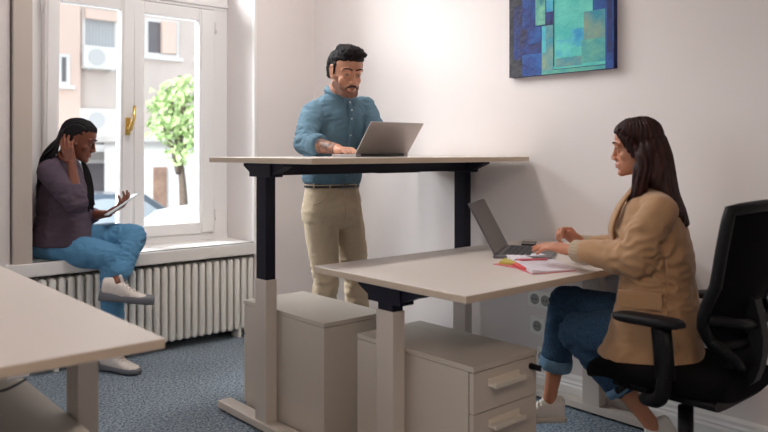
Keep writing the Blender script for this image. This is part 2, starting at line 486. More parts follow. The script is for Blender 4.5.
add_box(bm, (WX-0.0145, 2.135, zc-0.024), (WX-0.012, 2.175, zc+0.010), 0.002); add_box(bm, (WX-0.0145, 2.14, zc+0.016), (WX-0.012, 2.17, zc+0.026), 0.002)
part('data_port', bm, BLKP, T)
for dz in (-0.022, 0, 0.022):
    bm = B(); add_box(bm, (WX-0.0145, 2.196, zc+dz-0.006), (WX-0.012, 2.206, zc+dz+0.006)); part('indicator_slot', bm, BLKP, T)
T = outlet_strip('single round socket on right wall, the lower one below the strip', 1, 2.345, 2.255, 0.29, 0.375)
round_socket(T, 2.30, 0.332)
T = outlet_strip('small white outlet near the floor behind the drawer cabinet', 1, 2.30, 2.23, 0.14, 0.225)
round_socket(T, 2.265, 0.182)

# ------------------------------------------------------------------ painting
Y1p, Y0p = 2.466, 1.851
zb, zt = 1.609, 2.35
Wp = Y1p-Y0p; Hp = zt-zb
PT = thing('painting', 'abstract canvas of teal and deep blue rectangles on the right wall', 'painting', (WX-0.018, (Y1p+Y0p)/2, zb))
def paint(name, a, b_, sc=18):
    return mat(name, a, 0.6, noise_scale=sc, rgb2=b_, bump=0.35, bump_scale=45)
P_DK = paint('paint_navy', (10, 44, 118), (24, 14, 52), 12); P_BL = paint('paint_blue', (14, 84, 158), (8, 40, 112), 14)
P_TL = paint('paint_mint_field', (104, 206, 188), (66, 182, 176), 7); P_T2 = paint('paint_aqua', (56, 150, 160), (100, 176, 150), 14)
P_GR = paint('paint_greygreen', (132, 158, 132), (44, 140, 160), 9); P_CY = paint('paint_cyan', (38, 146, 196), (92, 200, 188), 11)
P_BK = paint('paint_dark', (10, 18, 40), (60, 56, 58), 16); P_LT = paint('paint_mint', (120, 190, 160), (50, 130, 140), 16)
bm = B(); add_box(bm, (WX-0.03, Y0p, zb), (WX-0.001, Y1p, zt), 0.002); part('canvas', bm, P_DK, PT)
# rectangles given as fractions (0 = left as seen, 1 = right ; height up from the bottom edge)
rects = [(0.0, 0, 0.05, 1, P_BK), (0.05, 0.0, 0.14, 0.12, P_BK), (0.05, 0.12, 0.14, 0.50, P_DK), (0.05, 0.50, 0.14, 1, P_BK), (0.14, 0, 0.34, 0.15, P_BL), (0.14, 0.15, 0.34, 0.33, P_DK), (0.20, 0.22, 0.33, 0.33, P_BL),
         (0.14, 0.33, 0.27, 1.0, P_BL), (0.275, 0.34, 0.375, 1.0, P_LT), (0.34, 0.02, 0.46, 0.33, P_GR), (0.34, 0.15, 0.38, 0.33, P_CY), (0.375, 0.34, 0.46, 0.42, P_DK), (0.385, 0.42, 0.46, 0.60, P_CY),
         (0.385, 0.50, 0.44, 1.0, P_LT), (0.44, 0.60, 0.53, 1.0, P_LT), (0.46, 0.03, 0.93, 0.60, P_TL), (0.53, 0.52, 0.93, 1.0, P_TL), (0.48, 0.11, 0.62, 0.22, P_CY), (0.62, 0.16, 0.74, 0.28, P_CY), (0.48, 0.04, 0.72, 0.10, P_GR),
         (0.72, 0.05, 0.93, 0.20, P_T2), (0.74, 0.20, 0.93, 0.38, P_GR), (0.82, 0.38, 0.93, 0.50, P_BL), (0.34, 0.0, 0.93, 0.025, P_T2), (0.93, 0, 1.0, 1.0, P_BL),
         (0.945, 0.1, 0.99, 0.6, P_DK), (0.53, 0.72, 0.66, 1.0, P_T2), (0.70, 0.66, 0.85, 0.9, P_CY), (0.44, 0.62, 0.452, 1.0, P_BK), (0.375, 0.55, 0.387, 1.0, P_BK), (0.455, 0.05, 0.463, 0.55, P_BK)]
ms = list(dict.fromkeys(r[4] for r in rects)); bm = B()
for i, (a, z0, b_, z1, m) in enumerate(rects):
    e = 0.00012*i+0.0004
    add_box(bm, (WX-0.0305-e, Y1p-b_*Wp, zb+z0*Hp), (WX-0.0300, Y1p-a*Wp, zb+z1*Hp), 0, mi=ms.index(m))
part('brushwork', bm, ms, PT)

# ------------------------------------------------------------------ laptops
def laptop(label, hingeL, hingeR, open_deg, depth, z, body, back=None, smudge=False):
    """hingeL/hingeR world xy of the hinge ends as the user sees them reversed; user side is to the right of L->R rotated -90deg"""
    a = V((hingeL[0], hingeL[1], 0)); b_ = V((hingeR[0], hingeR[1], 0)); w = (b_-a).length
    x = (b_-a).normalized(); y = V((-x.y, x.x, 0))    # towards the user
    M = Matrix(((x.x, y.x, 0, a.x), (x.y, y.y, 0, a.y), (0, 0, 1, z), (0, 0, 0, 1)))
    T = bpy.data.objects.new('laptop', None); COL.objects.link(T); T.matrix_world = M; T.matrix_basis = M
    props(T, label, 'laptop')
    bm = B(); add_box(bm, (0, 0, 0.001), (w, depth, 0.014), 0.004); Bs = part('base', bm, body, T)
    bm = B(); rows = 5; kw = (w-0.05)/13; kh = (depth*0.5)/rows
    for r in range(rows):
        for c in range(13):
            add_box(bm, (0.025+c*kw+0.0015, 0.03+r*kh+0.0015, 0.0135), (0.025+(c+1)*kw-0.0015, 0.03+(r+1)*kh-0.0015, 0.0155))
    part('keyboard', bm, KEYM, Bs)
    bm = B(); add_box(bm, (w*0.34, depth*0.64, 0.0135), (w*0.66, depth*0.95, 0.0146), 0.001); part('touchpad', bm, LAPD, Bs)
    Ml = Matrix.Translation((0, 0.004, 0.013)) @ Matrix.Rotation(math.radians(open_deg), 4, 'X')
    bm = B(); add_box(bm, (0, 0, -0.006), (w, depth, 0.0), 0.0028, Ml); L = part('lid', bm, back or body, T)
    bm = B(); add_box(bm, (0.004, 0.006, -0.0072), (w-0.004, depth-0.004, -0.0061), 0, Ml); sc = part('screen', bm, SCRM, L)
    bm = B(); cyl(bm, (0.03, 0.002, 0.010), (w-0.03, 0.002, 0.010), 0.006, 12); part('hinge', bm, KEYM, T)
    return T
laptop('silver laptop on the raised desk, lid back towards us, used by the standing man', (2.123, 2.62), (2.45, 2.62), 128, 0.185, TT, LAPG)
laptop('dark grey laptop on the lowered desk, screen turned to the seated woman', (2.665, 2.186), (2.356, 2.001), 118, 0.24, LT, LAPD)

# ------------------------------------------------------------------ notebook, pen, phone
PAGE = mat('paper_white', (236, 230, 240), 0.7); PINK = mat('cover_pink', (226, 120, 130), 0.6)
YEL = mat('cover_yellow', (206, 190, 90), 0.6); CORAL = mat('cover_coral', (225, 90, 90), 0.6)
zc = LT
def quadprism(bm, pts, z0, z1, mi=0, lift=None):
    lo = [bm.verts.new((p.x, p.y, z0)) for p in pts]; hi = [bm.verts.new((p.x, p.y, z1+(lift[i] if lift else 0))) for i, p in enumerate(pts)]
    n = len(pts)
    for i in range(n):
        f = bm.faces.new((lo[i], lo[(i+1) % n], hi[(i+1) % n], hi[i])); f.material_index = mi
    f = bm.faces.new(list(reversed(lo))); f.material_index = mi
    f = bm.faces.new(hi); f.material_index = mi
A = onZ(510, 262.5, zc); Bp = onZ(532, 274.5, zc); C = onZ(576, 271, zc); Dp = onZ(548, 259, zc)
# spine runs A-Bp; the left half folds out to the far side
E = onZ(493, 264.5, zc); 
nb = thing('notebook', 'open notebook with white pages and pink cover beside the dark laptop', 'notebook', (A+Bp)/2)
bm = B(); c = (A+Bp+C+Dp)/4
quadprism(bm, [c+(p-c)*1.02 for p in (A, Bp, C, Dp)], zc+0.0005, zc+0.0025)
F1 = onZ(516, 268.5, zc)
quadprism(bm, [E, F1, Bp, A], zc+0.0005, zc+0.0025)
part('cover', bm, PINK, nb)
def page_block(p0, p1, p2, p3, h0, h1, m, nm):
    """p0,p1 at the spine; p3,p2 outer; curved rise near the spine"""
    bm = B(); N = 10; rows = []
    for i in range(N+1):
        t = i/N; h = h1+(h0-h1)*math.exp(-t*6)*1.0
        if t < 0.08: h = h0*0.7
        a = p0.lerp(p3, t); b_ = p1.lerp(p2, t)
        rows.append((bm.verts.new((a.x, a.y, zc+0.003)), bm.verts.new((a.x, a.y, zc+0.003+h)), bm.verts.new((b_.x, b_.y, zc+0.003+h)), bm.verts.new((b_.x, b_.y, zc+0.003))))
    for i in range(N):
        for k in range(4):
            bm.faces.new((rows[i][k], rows[i][(k+1) % 4], rows[i+1][(k+1) % 4], rows[i+1][k]))
    bm.faces.new(rows[0]); bm.faces.new(list(reversed(rows[-1])))
    return part(nm, bm, m, nb, smooth=False)
page_block(A, Bp, C, Dp, 0.018, 0.005, PAGE, 'page_block')
E2 = onZ(499, 261, zc); T2 = onZ(546, 257, zc)
page_block(onZ(512, 262, zc), onZ(549, 259, zc), onZ(540, 256.6, zc), onZ(506, 258.5, zc), 0.006, 0.012, PAGE, 'page_block')
q = page_block(onZ(511, 263, zc), onZ(516, 266.5, zc), onZ(499, 264.5, zc), onZ(505, 260.5, zc), 0.014, 0.008, YEL, 'divider'); q['label'] = 'yellow divider pages'
q = page_block(onZ(514, 264, zc), onZ(526, 271.5, zc), onZ(518, 269, zc), onZ(508, 264, zc), 0.016, 0.008, CORAL, 'divider'); q['label'] = 'coral divider pages'
bm = B(); p0 = onZ(517, 261, zc+0.012); p1 = onZ(547, 259.5, zc+0.012)
chain(bm, [p0+V((0, 0, 0.004)), p1+V((0, 0, 0.002))], [0.0045, 0.0045], n=10)
pn = thing('pen', 'slim pink pen lying across the notebook pages', 'pen', p0)
part('barrel', bm, PINK, pn)
bm = B(); d = (p0-p1).normalized(); cyl(bm, p0+V((0, 0, 0.004))+d*0.003, p0+V((0, 0, 0.004))+d*0.014, 0.004, 10, r2=0.001); part('tip', bm, KEYM, pn)
p = onZ(529, 244.5, zc)
M = Matrix.Translation(p) @ Matrix.Rotation(math.radians(35), 4, 'Z')
bm = B(); add_box(bm, (-0.06, -0.034, 0.0), (0.06, 0.034, 0.009), 0.004, M)
ph = solo('phone', bm, BLKP, 'black phone lying on the lowered desk beyond the laptop', 'phone', p)
bm = B(); add_box(bm, (-0.057, -0.031, 0.009), (0.057, 0.031, 0.0095), 0, M); part('phone_screen', bm, SCRM, ph, p)

# ------------------------------------------------------------------ office chair
CX, CY = 2.485, 1.235
CH = thing('office_chair', 'black mesh office chair on which the woman in the beige blazer sits', 'chair', (CX, CY, 0))
SEATZ = 0.50
bm = B()
secs = []
for t in np.linspace(0, 1, 11):
    y = CY-0.22+0.50*t; w = 0.235*(1-0.22*abs(t*2-1)**4); dz = -0.03*max(0, (t-0.75)*4)**2
    secs.append((V((CX, y, SEATZ-0.04+dz)), V((w, 0, 0)), V((0, 0, 0.038+0.008*math.sin(t*PI)))))
loft(bm, secs, 36, 3.2); part('seat', bm, BLKF, CH)
bm = B(); secs = []
for t in np.linspace(0, 1, 7):
    y = CY-0.19+0.36*t; secs.append((V((CX, y, SEATZ-0.085)), V((0.19, 0, 0)), V((0, 0, 0.022))))
loft(bm, secs, 30, 4); part('seat_pan', bm, BLKP, CH)
# backrest: curved mesh panel, frame and the Y shaped bracket with openings
def back_pt(s, t):
    """s -1..1 across, t 0..1 up"""
    w = 0.215*(1-0.04*abs(2*t-1)**3 + 0.02*math.sin(t*PI) - 0.25*max(0, 0.16-t)/0.16)
    z = 0.60+0.44*t
    y = CY-0.205-0.012*math.sin(t*PI*1.2)+0.02*math.sin(PI*min(1, t*2.2))-0.085*t**1.5 + 0.045*s*s
    return V((CX+s*w, y, z))
bm = B(); NS, NT = 14, 24; th = V((0, -0.012, 0)); G = {}
for side in (0, 1):
    for i in range(NS+1):
        for j in range(NT+1):
            G[side, i, j] = bm.verts.new(back_pt(-1+2*i/NS, j/NT)+th*side)
for side in (0, 1):
    for i in range(NS):
        for j in range(NT):
            bm.faces.new((G[side, i, j], G[side, i+1, j], G[side, i+1, j+1], G[side, i, j+1]))
for i in range(NS):
    for j in (0, NT): bm.faces.new((G[0, i, j], G[0, i+1, j], G[1, i+1, j], G[1, i, j]))
for j in range(NT):
    for i in (0, NS): bm.faces.new((G[0, i, j], G[0, i, j+1], G[1, i, j+1], G[1, i, j]))
part('backrest', bm, BLKF, CH, smooth=True)
bm = B()
loop = [back_pt(-1, t) for t in np.linspace(0.0, 1, 14)]+[back_pt(s, 1)+V((0, 0, 0.012*(1-s*s))) for s in np.linspace(-0.85, 0.85, 8)]+[back_pt(1, t) for t in np.linspace(1, 0.0, 14)]+[back_pt(s, 0) for s in np.linspace(0.85, -0.85, 8)]
loop = [p+V((0, -0.006, 0)) for p in loop]+[loop[0]+V((0, -0.006, 0))]
tube(bm, loop, 0.019, 10); fr = part('back_frame', bm, BLKP, CH)
bm = B()
def bkt(a, b_, r0, r1): chain(bm, spline([a, (a+b_)/2+V((0, -0.02, 0)), b_], 4), list(np.linspace(r0, r1, 9)), n=10)
mid = V((CX, CY-0.235, 0.60)); low = V((CX, CY-0.20, 0.44))
outer = [(1.035, .76), (.992, .742), (.976, .68), (.966, .62), (.968, .57), (.978, .52), (.995, .475), (1.03, .445), (1.10, .425), (1.24, .40), (1.24, .45), (1.12, .475), (1.085, .52), (1.065, .60), (1.05, .70)]
hole1 = [(1.012, .632), (1.045, .618), (1.022, .578)]
hole2 = [(1.052, .535), (1.058, .490), (1.018, .492)]
t = B(); es = []
for lp in (outer, hole1, hole2):
    vs_ = [t.verts.new((CX-0.025, y, z)) for y, z in lp]
    es += [t.edges.new((vs_[q], vs_[(q+1) % len(vs_)])) for q in range(len(vs_))]
bmesh.ops.triangle_fill(t, edges=es, use_beauty=True)
ex = bmesh.ops.extrude_face_region(t, geom=list(t.faces))
for e in ex['geom']:
    if isinstance(e, bmesh.types.BMVert): e.co.x += 0.05
merge(bm, t)
for s in (-1, 1):
    tube(bm, spline([back_pt(s, 0.22)+V((0, -0.02, 0)), V((CX+s*0.12, CY-0.235, 0.68)), V((CX+s*0.015, CY-0.235, 0.66))], 6), 0.016, 12)
    tube(bm, spline([back_pt(s, 0.05)+V((0, -0.01, 0)), V((CX+s*0.12, CY-0.22, 0.56)), V((CX+s*0.015, CY-0.20, 0.50))], 6), 0.016, 12)
part('back_bracket', bm, BLKP, CH)
for s in (-1, 1):
    x = CX+s*0.285
    bm = B()
    tube(bm, spline([V((CX+s*0.12, CY+0.02, 0.41)), V((CX+s*0.24, CY+0.02, 0.405)), V((x, CY-0.06, 0.44)), V((x, CY-0.075, 0.56)), V((x, CY-0.06, 0.665))], 6), [0.02]*10+[0.024]*15, 12)
    tube(bm, [V((x, CY-0.075, 0.50)), V((x, CY-0.06, 0.67))], 0.034, 14, flat=0.6)
    a = part('armrest_post', bm, BLKP, CH)
    bm = B(); secs = []
    for t in np.linspace(0, 1, 13):
        e = (1-abs(2*t-1)**5)**0.5 if 0 < t < 1 else 0.15
        secs.append((V((x, CY-0.14+0.25*t, 0.68-0.004*t)), V((0.045*e, 0, 0)), V((0, 0, 0.017*max(e, 0.4)))))
    loft(bm, secs, 20, 3); part('armrest_pad', bm, BLKP, CH)
bm = B(); cyl(bm, (CX, CY, 0.30), (CX, CY, 0.43), 0.014, 20); cyl(bm, (CX, CY, 0.09), (CX, CY, 0.33), 0.026, 24); add_box(bm, (CX-0.08, CY-0.1, 0.385), (CX+0.08, CY+0.08, 0.425), 0.02)
part('gas_column', bm, BLKP, CH)
bm = B(); tube(bm, [(CX-0.05, CY+0.09, 0.42), (CX-0.2, CY+0.11, 0.415), (CX-0.25, CY+0.115, 0.41)], [0.006, 0.006, 0.012], 10); part('tilt_lever', bm, BLKP, CH)
for i in range(5):
    a = math.radians(72*i+18); d = V((math.cos(a), math.sin(a), 0)); e = V((-d.y, d.x, 0))
    bm = B(); c = V((CX, CY, 0))
    loft(bm, [(c+d*0.02+V((0, 0, 0.115)), e*0.03, V((0, 0, 0.024))), (c+d*0.15+V((0, 0, 0.105)), e*0.024, V((0, 0, 0.02))), (c+d*0.30+V((0, 0, 0.075)), e*0.016, V((0, 0, 0.012)))], 16, 3)
    leg = part('base_arm', bm, BLKP, CH, smooth=False)
    bm = B(); q = c+d*0.285
    for s in (-1, 1): cyl(bm, q+e*(0.010*s)+V((0, 0, 0.028)), q+e*(0.024*s)+V((0, 0, 0.028)), 0.028, 18)
    cyl(bm, q+V((0, 0, 0.03)), q+V((0, 0, 0.078)), 0.006, 10)
    part('caster', bm, BLKP, leg)

# ------------------------------------------------------------------ the street outside
GZ = -0.9
FY = 20.0
ST_A = mat('street_asphalt', (170, 168, 166), 0.9, noise_scale=30, noise_amt=0.1)
bm = B(); add_box(bm, (-16, WT+0.01, GZ-0.2), (34, 60, GZ)); struct('street_ground', bm, ST_A)['label'] = 'pale street outside'
PLAS = mat('facade_plaster', (222, 208, 200), 0.9, noise_scale=1.2, noise_amt=0.08); PEACH = mat('facade_peach', (240, 214, 200), 0.9, noise_scale=1.0, noise_amt=0.06)
STONE = mat('facade_stone', (212, 208, 204), 0.9, noise_scale=2, noise_amt=0.08); WHT = mat('facade_white', (238, 236, 234), 0.8, noise_scale=1.5, noise_amt=0.03)
SHUT = mat('shutter_blind', (196, 198, 200), 0.7); DKG = mat('dark_pane', (120, 116, 120), 0.3); BRN = mat('door_brown', (172, 138, 120), 0.6, noise_scale=8, noise_amt=0.3)
ACW = mat('ac_white', (236, 236, 234), 0.5); ACG = mat('ac_grille', (208, 208, 208), 0.6)
def fX(u, v): return onY(u, v, FY)
FB = thing('building', 'pale plaster building across the street with shuttered windows', 'building', (6, FY, GZ))
zA = fX(100, 134).z
bm = B(); add_box(bm, (-8, FY, zA), (26, FY+5, 9.5), 0); part('upper_wall', bm, PLAS, FB)
bm = B(); xa = fX(60, 10).x-3; xb = fX(77, 10).x; add_box(bm, (xa, FY-0.25, zA), (xb, FY, 9.5)); part('bay', bm, PEACH, FB)
bm = B(); add_box(bm, (-8, FY-0.10, GZ), (26, FY+5, zA-0.12)); part('ground_floor_wall', bm, STONE, FB)
bm = B(); add_box(bm, (-8, FY-0.7, zA-0.12), (26, FY, zA+0.04), 0.02); part('cornice', bm, WHT, FB)
def fwin(u0, u1, v0, v1, pane=SHUT, lintel=None, off=0.0, nbars=0):
    vm = (v0+v1)/2
    x0, x1 = onY(u0, vm, FY).x, onY(u1, vm, FY).x
    um = (u0+u1)/2
    z1, z0 = onY(um, v0, FY).z, onY(um, v1, FY).z
    bm = B(); w = 0.09
    for (a, b_, c, d) in ((x0, x0+w, z0, z1), (x1-w, x1, z0, z1), (x0+w, x1-w, z0, z0+w), (x0+w, x1-w, z1-w, z1)):
        add_box(bm, (a, FY-0.08-off, c), (b_, FY-off, d), 0.01)
    add_box(bm, (x0-0.1, FY-0.16-off, z0-0.1), (x1+0.1, FY-off, z0), 0.01)
    f = part('window', bm, WHT, FB)
    bm = B(); add_box(bm, (x0+w, FY-0.03-off, z0+w), (x1-w, FY-0.002-off, z1-w))
    for i in range(nbars):
        xx = x0+w+(x1-x0-2*w)*(i+0.5)/nbars; add_box(bm, (xx-0.015, FY-0.05-off, z0+w), (xx+0.015, FY-0.03-off, z1-w))
    part('pane', bm, pane, f)
    return x0, x1, z0, z1
x0, x1, z0, z1 = fwin(81, 117, 12, 50, SHUT, nbars=9)
bm = B(); add_box(bm, (x0+0.05, FY-0.2, z1-0.24), (x1+0.1, FY-0.09, z1+0.02), 0.01); part('roller_box', bm, PEACH, FB)
x0, x1, z0, z1 = fwin(144, 178, 20, 57, DKG)
bm = B(); add_box(bm, ((x0+x1)/2-0.05, FY-0.2, z0+0.1), (x1-0.15, FY-0.05, z1-0.05), 0.01); part('open_shutter', bm, PEACH, FB)
fwin(54, 66, 55, 86, DKG, off=0.25)
fwin(20, 50, 12, 50, SHUT, nbars=8, off=0.25)
fwin(196, 228, 26, 62, SHUT, nbars=8)
fwin(60, 112, 160, 205, DKG, off=0.1)
p0 = fX(100, 137)
bm = B(); add_box(bm, (fX(55, 140).x, FY-0.9, fX(80, 152).z), (fX(120, 140).x, FY-0.1, fX(80, 145).z), 0.02); part('awning', bm, WHT, FB)
def ac(u, v, w=0.85, h=0.6, label=''):
    p = onY(u, v, FY)
    x, z = p.x, p.z
    T = thing('air_conditioner', label, 'air conditioner', (x, FY-0.02, z-h/2))
    bm = B(); add_box(bm, (x-w/2, FY-0.42, z-h/2), (x+w/2, FY-0.1, z+h/2), 0.03); part('housing', bm, ACW, T)
    bm = B(); cyl(bm, (x-0.1, FY-0.425, z), (x-0.1, FY-0.44, z), 0.22, 28); part('fan_grille', bm, ACG, T)
    for s in (-1, 1):
        bm = B(); add_box(bm, (x+s*0.3-0.02, FY-0.44, z-h/2-0.04), (x+s*0.3+0.02, FY, z-h/2), 0.0); part('mounting_bracket', bm, ACG, T)
ac(95, 59, label='upper white air conditioner beneath the shuttered window across the street')
ac(95, 121, 1.0, 0.62, label='lower white air conditioner behind the head of the braided woman')
# white garden wall with door, nearer than the building
GY = 17.0
gw = thing('street_house', 'low white house front with a brown door across the street', 'house', (9, GY, GZ))
def gX(u, v): return onY(u, v, GY)
bm = B(); add_box(bm, (gX(128, 160).x, GY, GZ), (gX(215, 160).x+4, GY+1.5, gX(150, 142).z)); part('wall', bm, WHT, gw)
bm = B(); add_box(bm, (gX(128, 160).x-0.2, GY-0.25, gX(150, 142).z), (gX(215, 160).x+4.2, GY+1.7, gX(150, 136).z), 0.02); part('coping', bm, STONE, gw)
bm = B(); add_box(bm, (gX(153, 190).x, GY-0.06, gX(160, 210).z), (gX(166, 190).x, GY+0.02, gX(160, 167).z), 0.01); part('door', bm, BRN, gw)
# trees
TRK = mat('bark', (120, 104, 92), 0.9, noise_scale=20, noise_amt=0.3)
LEAF = mat('leaf_green', (196, 214, 156), 0.7, noise_scale=6, rgb2=(158, 190, 120))
def tree(base, blobs, label, n=1500, seed=1):
    rnd = random.Random(seed)
    T = thing('tree', label, 'tree', base)
    bm = B(); top = V(blobs[0][0])
    pts = spline([V(base), V(base).lerp(top, 0.4)+V((0.1, 0, 0)), top], 5)
    tube(bm, pts, [0.13-0.09*i/(len(pts)-1) for i in range(len(pts))], 10)
    for c, r in blobs[1:]:
        pp = V(base).lerp(top, 0.6); tube(bm, spline([pp, (pp+V(c))/2+V((0, 0, 0.1)), V(c)], 4), [0.05-0.004*i for i in range(9)], 6)
    part('trunk', bm, TRK, T)
    bm = B()
    for c, r in blobs:
        c = V(c)
        for _ in range(int(n*(r/1.2)**2)):
            d = V((rnd.gauss(0, 1), rnd.gauss(0, 1), rnd.gauss(0, 1))).normalized()*r*(rnd.random()**0.45)
            p = c+V((d.x, d.y, d.z*0.8)); s = rnd.uniform(0.06, 0.13)
            a = V((rnd.gauss(0, 1), rnd.gauss(0, 1), rnd.gauss(0, 1))).normalized(); b_ = a.orthogonal().normalized(); c2 = a.cross(b_)
            vs = [bm.verts.new(p+b_*s), bm.verts.new(p+c2*s*0.5+a*s*0.2), bm.verts.new(p-b_*s), bm.verts.new(p-c2*s*0.5+a*s*0.2)]
            bm.faces.new(vs)
    me = bpy.data.meshes.new('foliage'); bm.to_mesh(me); bm.free()
    o = from_mesh('foliage', me, LEAF, T, V(base))
tb = onY(181, 200, 14.0); tb.z = GZ
blobs = [(onY(176, 118, 14), 0.62), (onY(164, 128, 13.8), 0.42), (onY(172, 100, 14.2), 0.5), (onY(186, 100, 14.2), 0.6), (onY(186, 140, 13.8), 0.5), (onY(160, 108, 14), 0.28), (onY(184, 86, 14), 0.32), (onY(178, 156, 13.6), 0.25), (onY(196, 120, 14), 0.6)]
tree(tb, blobs, 'leafy light green street tree outside the right window pane', 520)
# parked cars
CARW = mat('car_paint_white', (236, 238, 240), 0.25, coat=0.5); CARD = mat('car_paint_dark', (70, 82, 96), 0.3, coat=0.5); CGL = mat('car_glass', (130, 138, 144), 0.3); TYRE = mat('tyre_rubber', (30, 30, 32), 0.8)
def car(base, rz, paint, label):
    T = thing('car', label, 'car', base, world=False)
    T.rotation_euler = (0, 0, rz)
    prof = [(-2.1, 0.25), (-2.15, 0.6), (-2.0, 0.85), (-1.65, 0.95), (-1.1, 1.38), (-0.4, 1.46), (0.35, 1.42), (0.95, 1.0), (1.75, 0.88), (2.1, 0.7), (2.12, 0.3)]
    bm = B(); rows = []
    for x, z in prof:
        w = 0.84 if z < 1.0 else 0.66
        rows.append([bm.verts.new((x, -w, z)), bm.verts.new((x, w, z)), bm.verts.new((x, 0.86, min(z, 0.55))), bm.verts.new((x, 0.82, 0.22)), bm.verts.new((x, -0.82, 0.22)), bm.verts.new((x, -0.86, min(z, 0.55)))])
    for i in range(len(rows)-1):
        for k in range(6): bm.faces.new((rows[i][k], rows[i][(k+1) % 6], rows[i+1][(k+1) % 6], rows[i+1][k]))
    bm.faces.new(rows[0]); bm.faces.new(list(reversed(rows[-1])))
    part('car_body', bm, paint, T, smooth=False)
    bm = B()
    for s in (-1, 1):
        a = [(-1.35, 1.0), (-1.0, 1.32), (-0.3, 1.38), (0.3, 1.34), (0.72, 1.02)]
        vs = [bm.verts.new((x, s*(0.84-(z-1.0)*0.42), z)) for x, z in a]; vs2 = [bm.verts.new((x, s*(0.80-(z-1.0)*0.42), z)) for x, z in a]
        bm.faces.new(vs); bm.faces.new(list(reversed(vs2)))
        for i in range(5): bm.faces.new((vs[i], vs[(i+1) % 5], vs2[(i+1) % 5], vs2[i]))
    part('side_window', bm, CGL, T)
    bm = B(); 
    for (xa, za, xb, zb2) in ((0.38, 1.42, 0.93, 1.03), (-1.12, 1.38, -1.6, 0.99)):
        add = 0.012; vs = [bm.verts.new((xa, -0.58, za+add)), bm.verts.new((xa, 0.58, za+add)), bm.verts.new((xb, 0.68, zb2+add)), bm.verts.new((xb, -0.68, zb2+add))]
        vs2 = [bm.verts.new(v.co-V((0, 0, 0.02))) for v in vs]; bm.faces.new(vs); bm.faces.new(list(reversed(vs2)))
        for i in range(4): bm.faces.new((vs[i], vs[(i+1) % 4], vs2[(i+1) % 4], vs2[i]))
    part('windscreen', bm, CGL, T)
    for x in (-1.3, 1.3):
        for s in (-1, 1):
            bm = B(); cyl(bm, (x, s*0.70, 0.31), (x, s*0.88, 0.31), 0.31, 24); part('wheel', bm, TYRE, T)
    return T
cp = onY(212, 216, 10.2)
car((cp.x+0.5, 10.2, GZ-0.16), math.radians(0), CARW, 'white parked car outside, its roof seen low in the right pane')
cp = onY(98, 215, 12.5)
car((cp.x+0.1, 12.3, GZ), math.radians(0), CARD, 'dark parked car outside behind the tablet held by the braided woman')
# ================================================================== people
def fuse(bm, voxel, smooth=2, fac=0.5):
    bmesh.ops.recalc_face_normals(bm, faces=list(bm.faces))
    me = bpy.data.meshes.new('tmp'); bm.to_mesh(me); bm.free()
    o = bpy.data.objects.new('tmp', me); COL.objects.link(o)
    m = o.modifiers.new('r', 'REMESH'); m.mode = 'VOXEL'; m.voxel_size = voxel
    if smooth:
        s = o.modifiers.new('s', 'SMOOTH'); s.iterations = smooth; s.factor = fac
    dg = bpy.context.evaluated_depsgraph_get(); dg.update()
    out = bpy.data.meshes.new_from_object(o.evaluated_get(dg))
    bpy.data.objects.remove(o); bpy.data.meshes.remove(me)
    out.polygons.foreach_set('use_smooth', [True]*len(out.polygons))
    return out
def displace(me, fn):
    n = len(me.vertices); co = np.empty(n*3, 'f'); no = np.empty(n*3, 'f')
    me.vertices.foreach_get('co', co); me.vertices.foreach_get('normal', no)
    co = co.reshape(-1, 3); no = no.reshape(-1, 3)
    for i in range(n):
        d = fn(co[i], no[i])
        if d: co[i] += no[i]*d
    me.vertices.foreach_set('co', co.ravel()); me.update()
def cloth(amp, freq, hubs=(), seed=0.0, stretch=(1, 1, 0.55)):
    """soft folds everywhere, sharper ones near the hubs (point, radius, extra amplitude)"""
    hubs = [(V(p), r, a) for p, r, a in hubs]
    def fn(c, n):
        p = V((c[0]*stretch[0]+seed, c[1]*stretch[1], c[2]*stretch[2]))
        w = noise.noise(p*freq*0.5)*1.2
        a = noise.noise(p*freq+V((w, w, w)))
        r = 1-abs(noise.noise(V((c[0]*1.2, c[1]*1.2, c[2]*2.2))*freq*1.3+V((w, seed, w))))*2.2
        k = 0.25
        q = V((c[0], c[1], c[2]))
        for h, rad, e in hubs:
            d = (q-h).length
            if d < rad: k += e*(1-d/rad)
        return amp*(a*0.8 + r*k)
    return fn
def headM(c, f, up=V((0, 0, 1)), s=1.0):
    f = V(f).normalized(); x = f.cross(up).normalized(); u = x.cross(f).normalized()
    return Matrix.Translation(c) @ Matrix(((x.x, f.x, u.x, 0), (x.y, f.y, u.y, 0), (x.z, f.z, u.z, 0), (0, 0, 0, 1))) @ Matrix.Scale(s, 4)
SK = [(-.117, .074, .040, .016), (-.108, .086, .012, .030), (-.092, .089, -.02, .044), (-.07, .088, -.05, .054), (-.045, .087, -.07, .061), (-.02, .084, -.082, .067),
      (0.0, .079, -.090, .071), (.02, .084, -.095, .074), (.045, .086, -.097, .076), (.07, .078, -.090, .073), (.092, .058, -.070, .060), (.107, .034, -.045, .040), (.114, .01, -.02, .016)]
def skull_loft(bm, M, grow=0.0, z0=-1, z1=1, fgrow=None, bgrow=None):
    t = B(); secs = []
    for z, yf, yb, w in SK:
        if z < z0 or z > z1: continue
        yf2 = yf+(grow if fgrow is None else fgrow); yb2 = yb-(grow if bgrow is None else bgrow)
        zz = z + (grow if z > 0.08 else 0)
        secs.append((V((0, (yf2+yb2)/2, zz)), V((w+grow, 0, 0)), V((0, (yf2-yb2)/2, 0))))
    loft(t, secs, 32, 2.15)
    merge(bm, t, M)
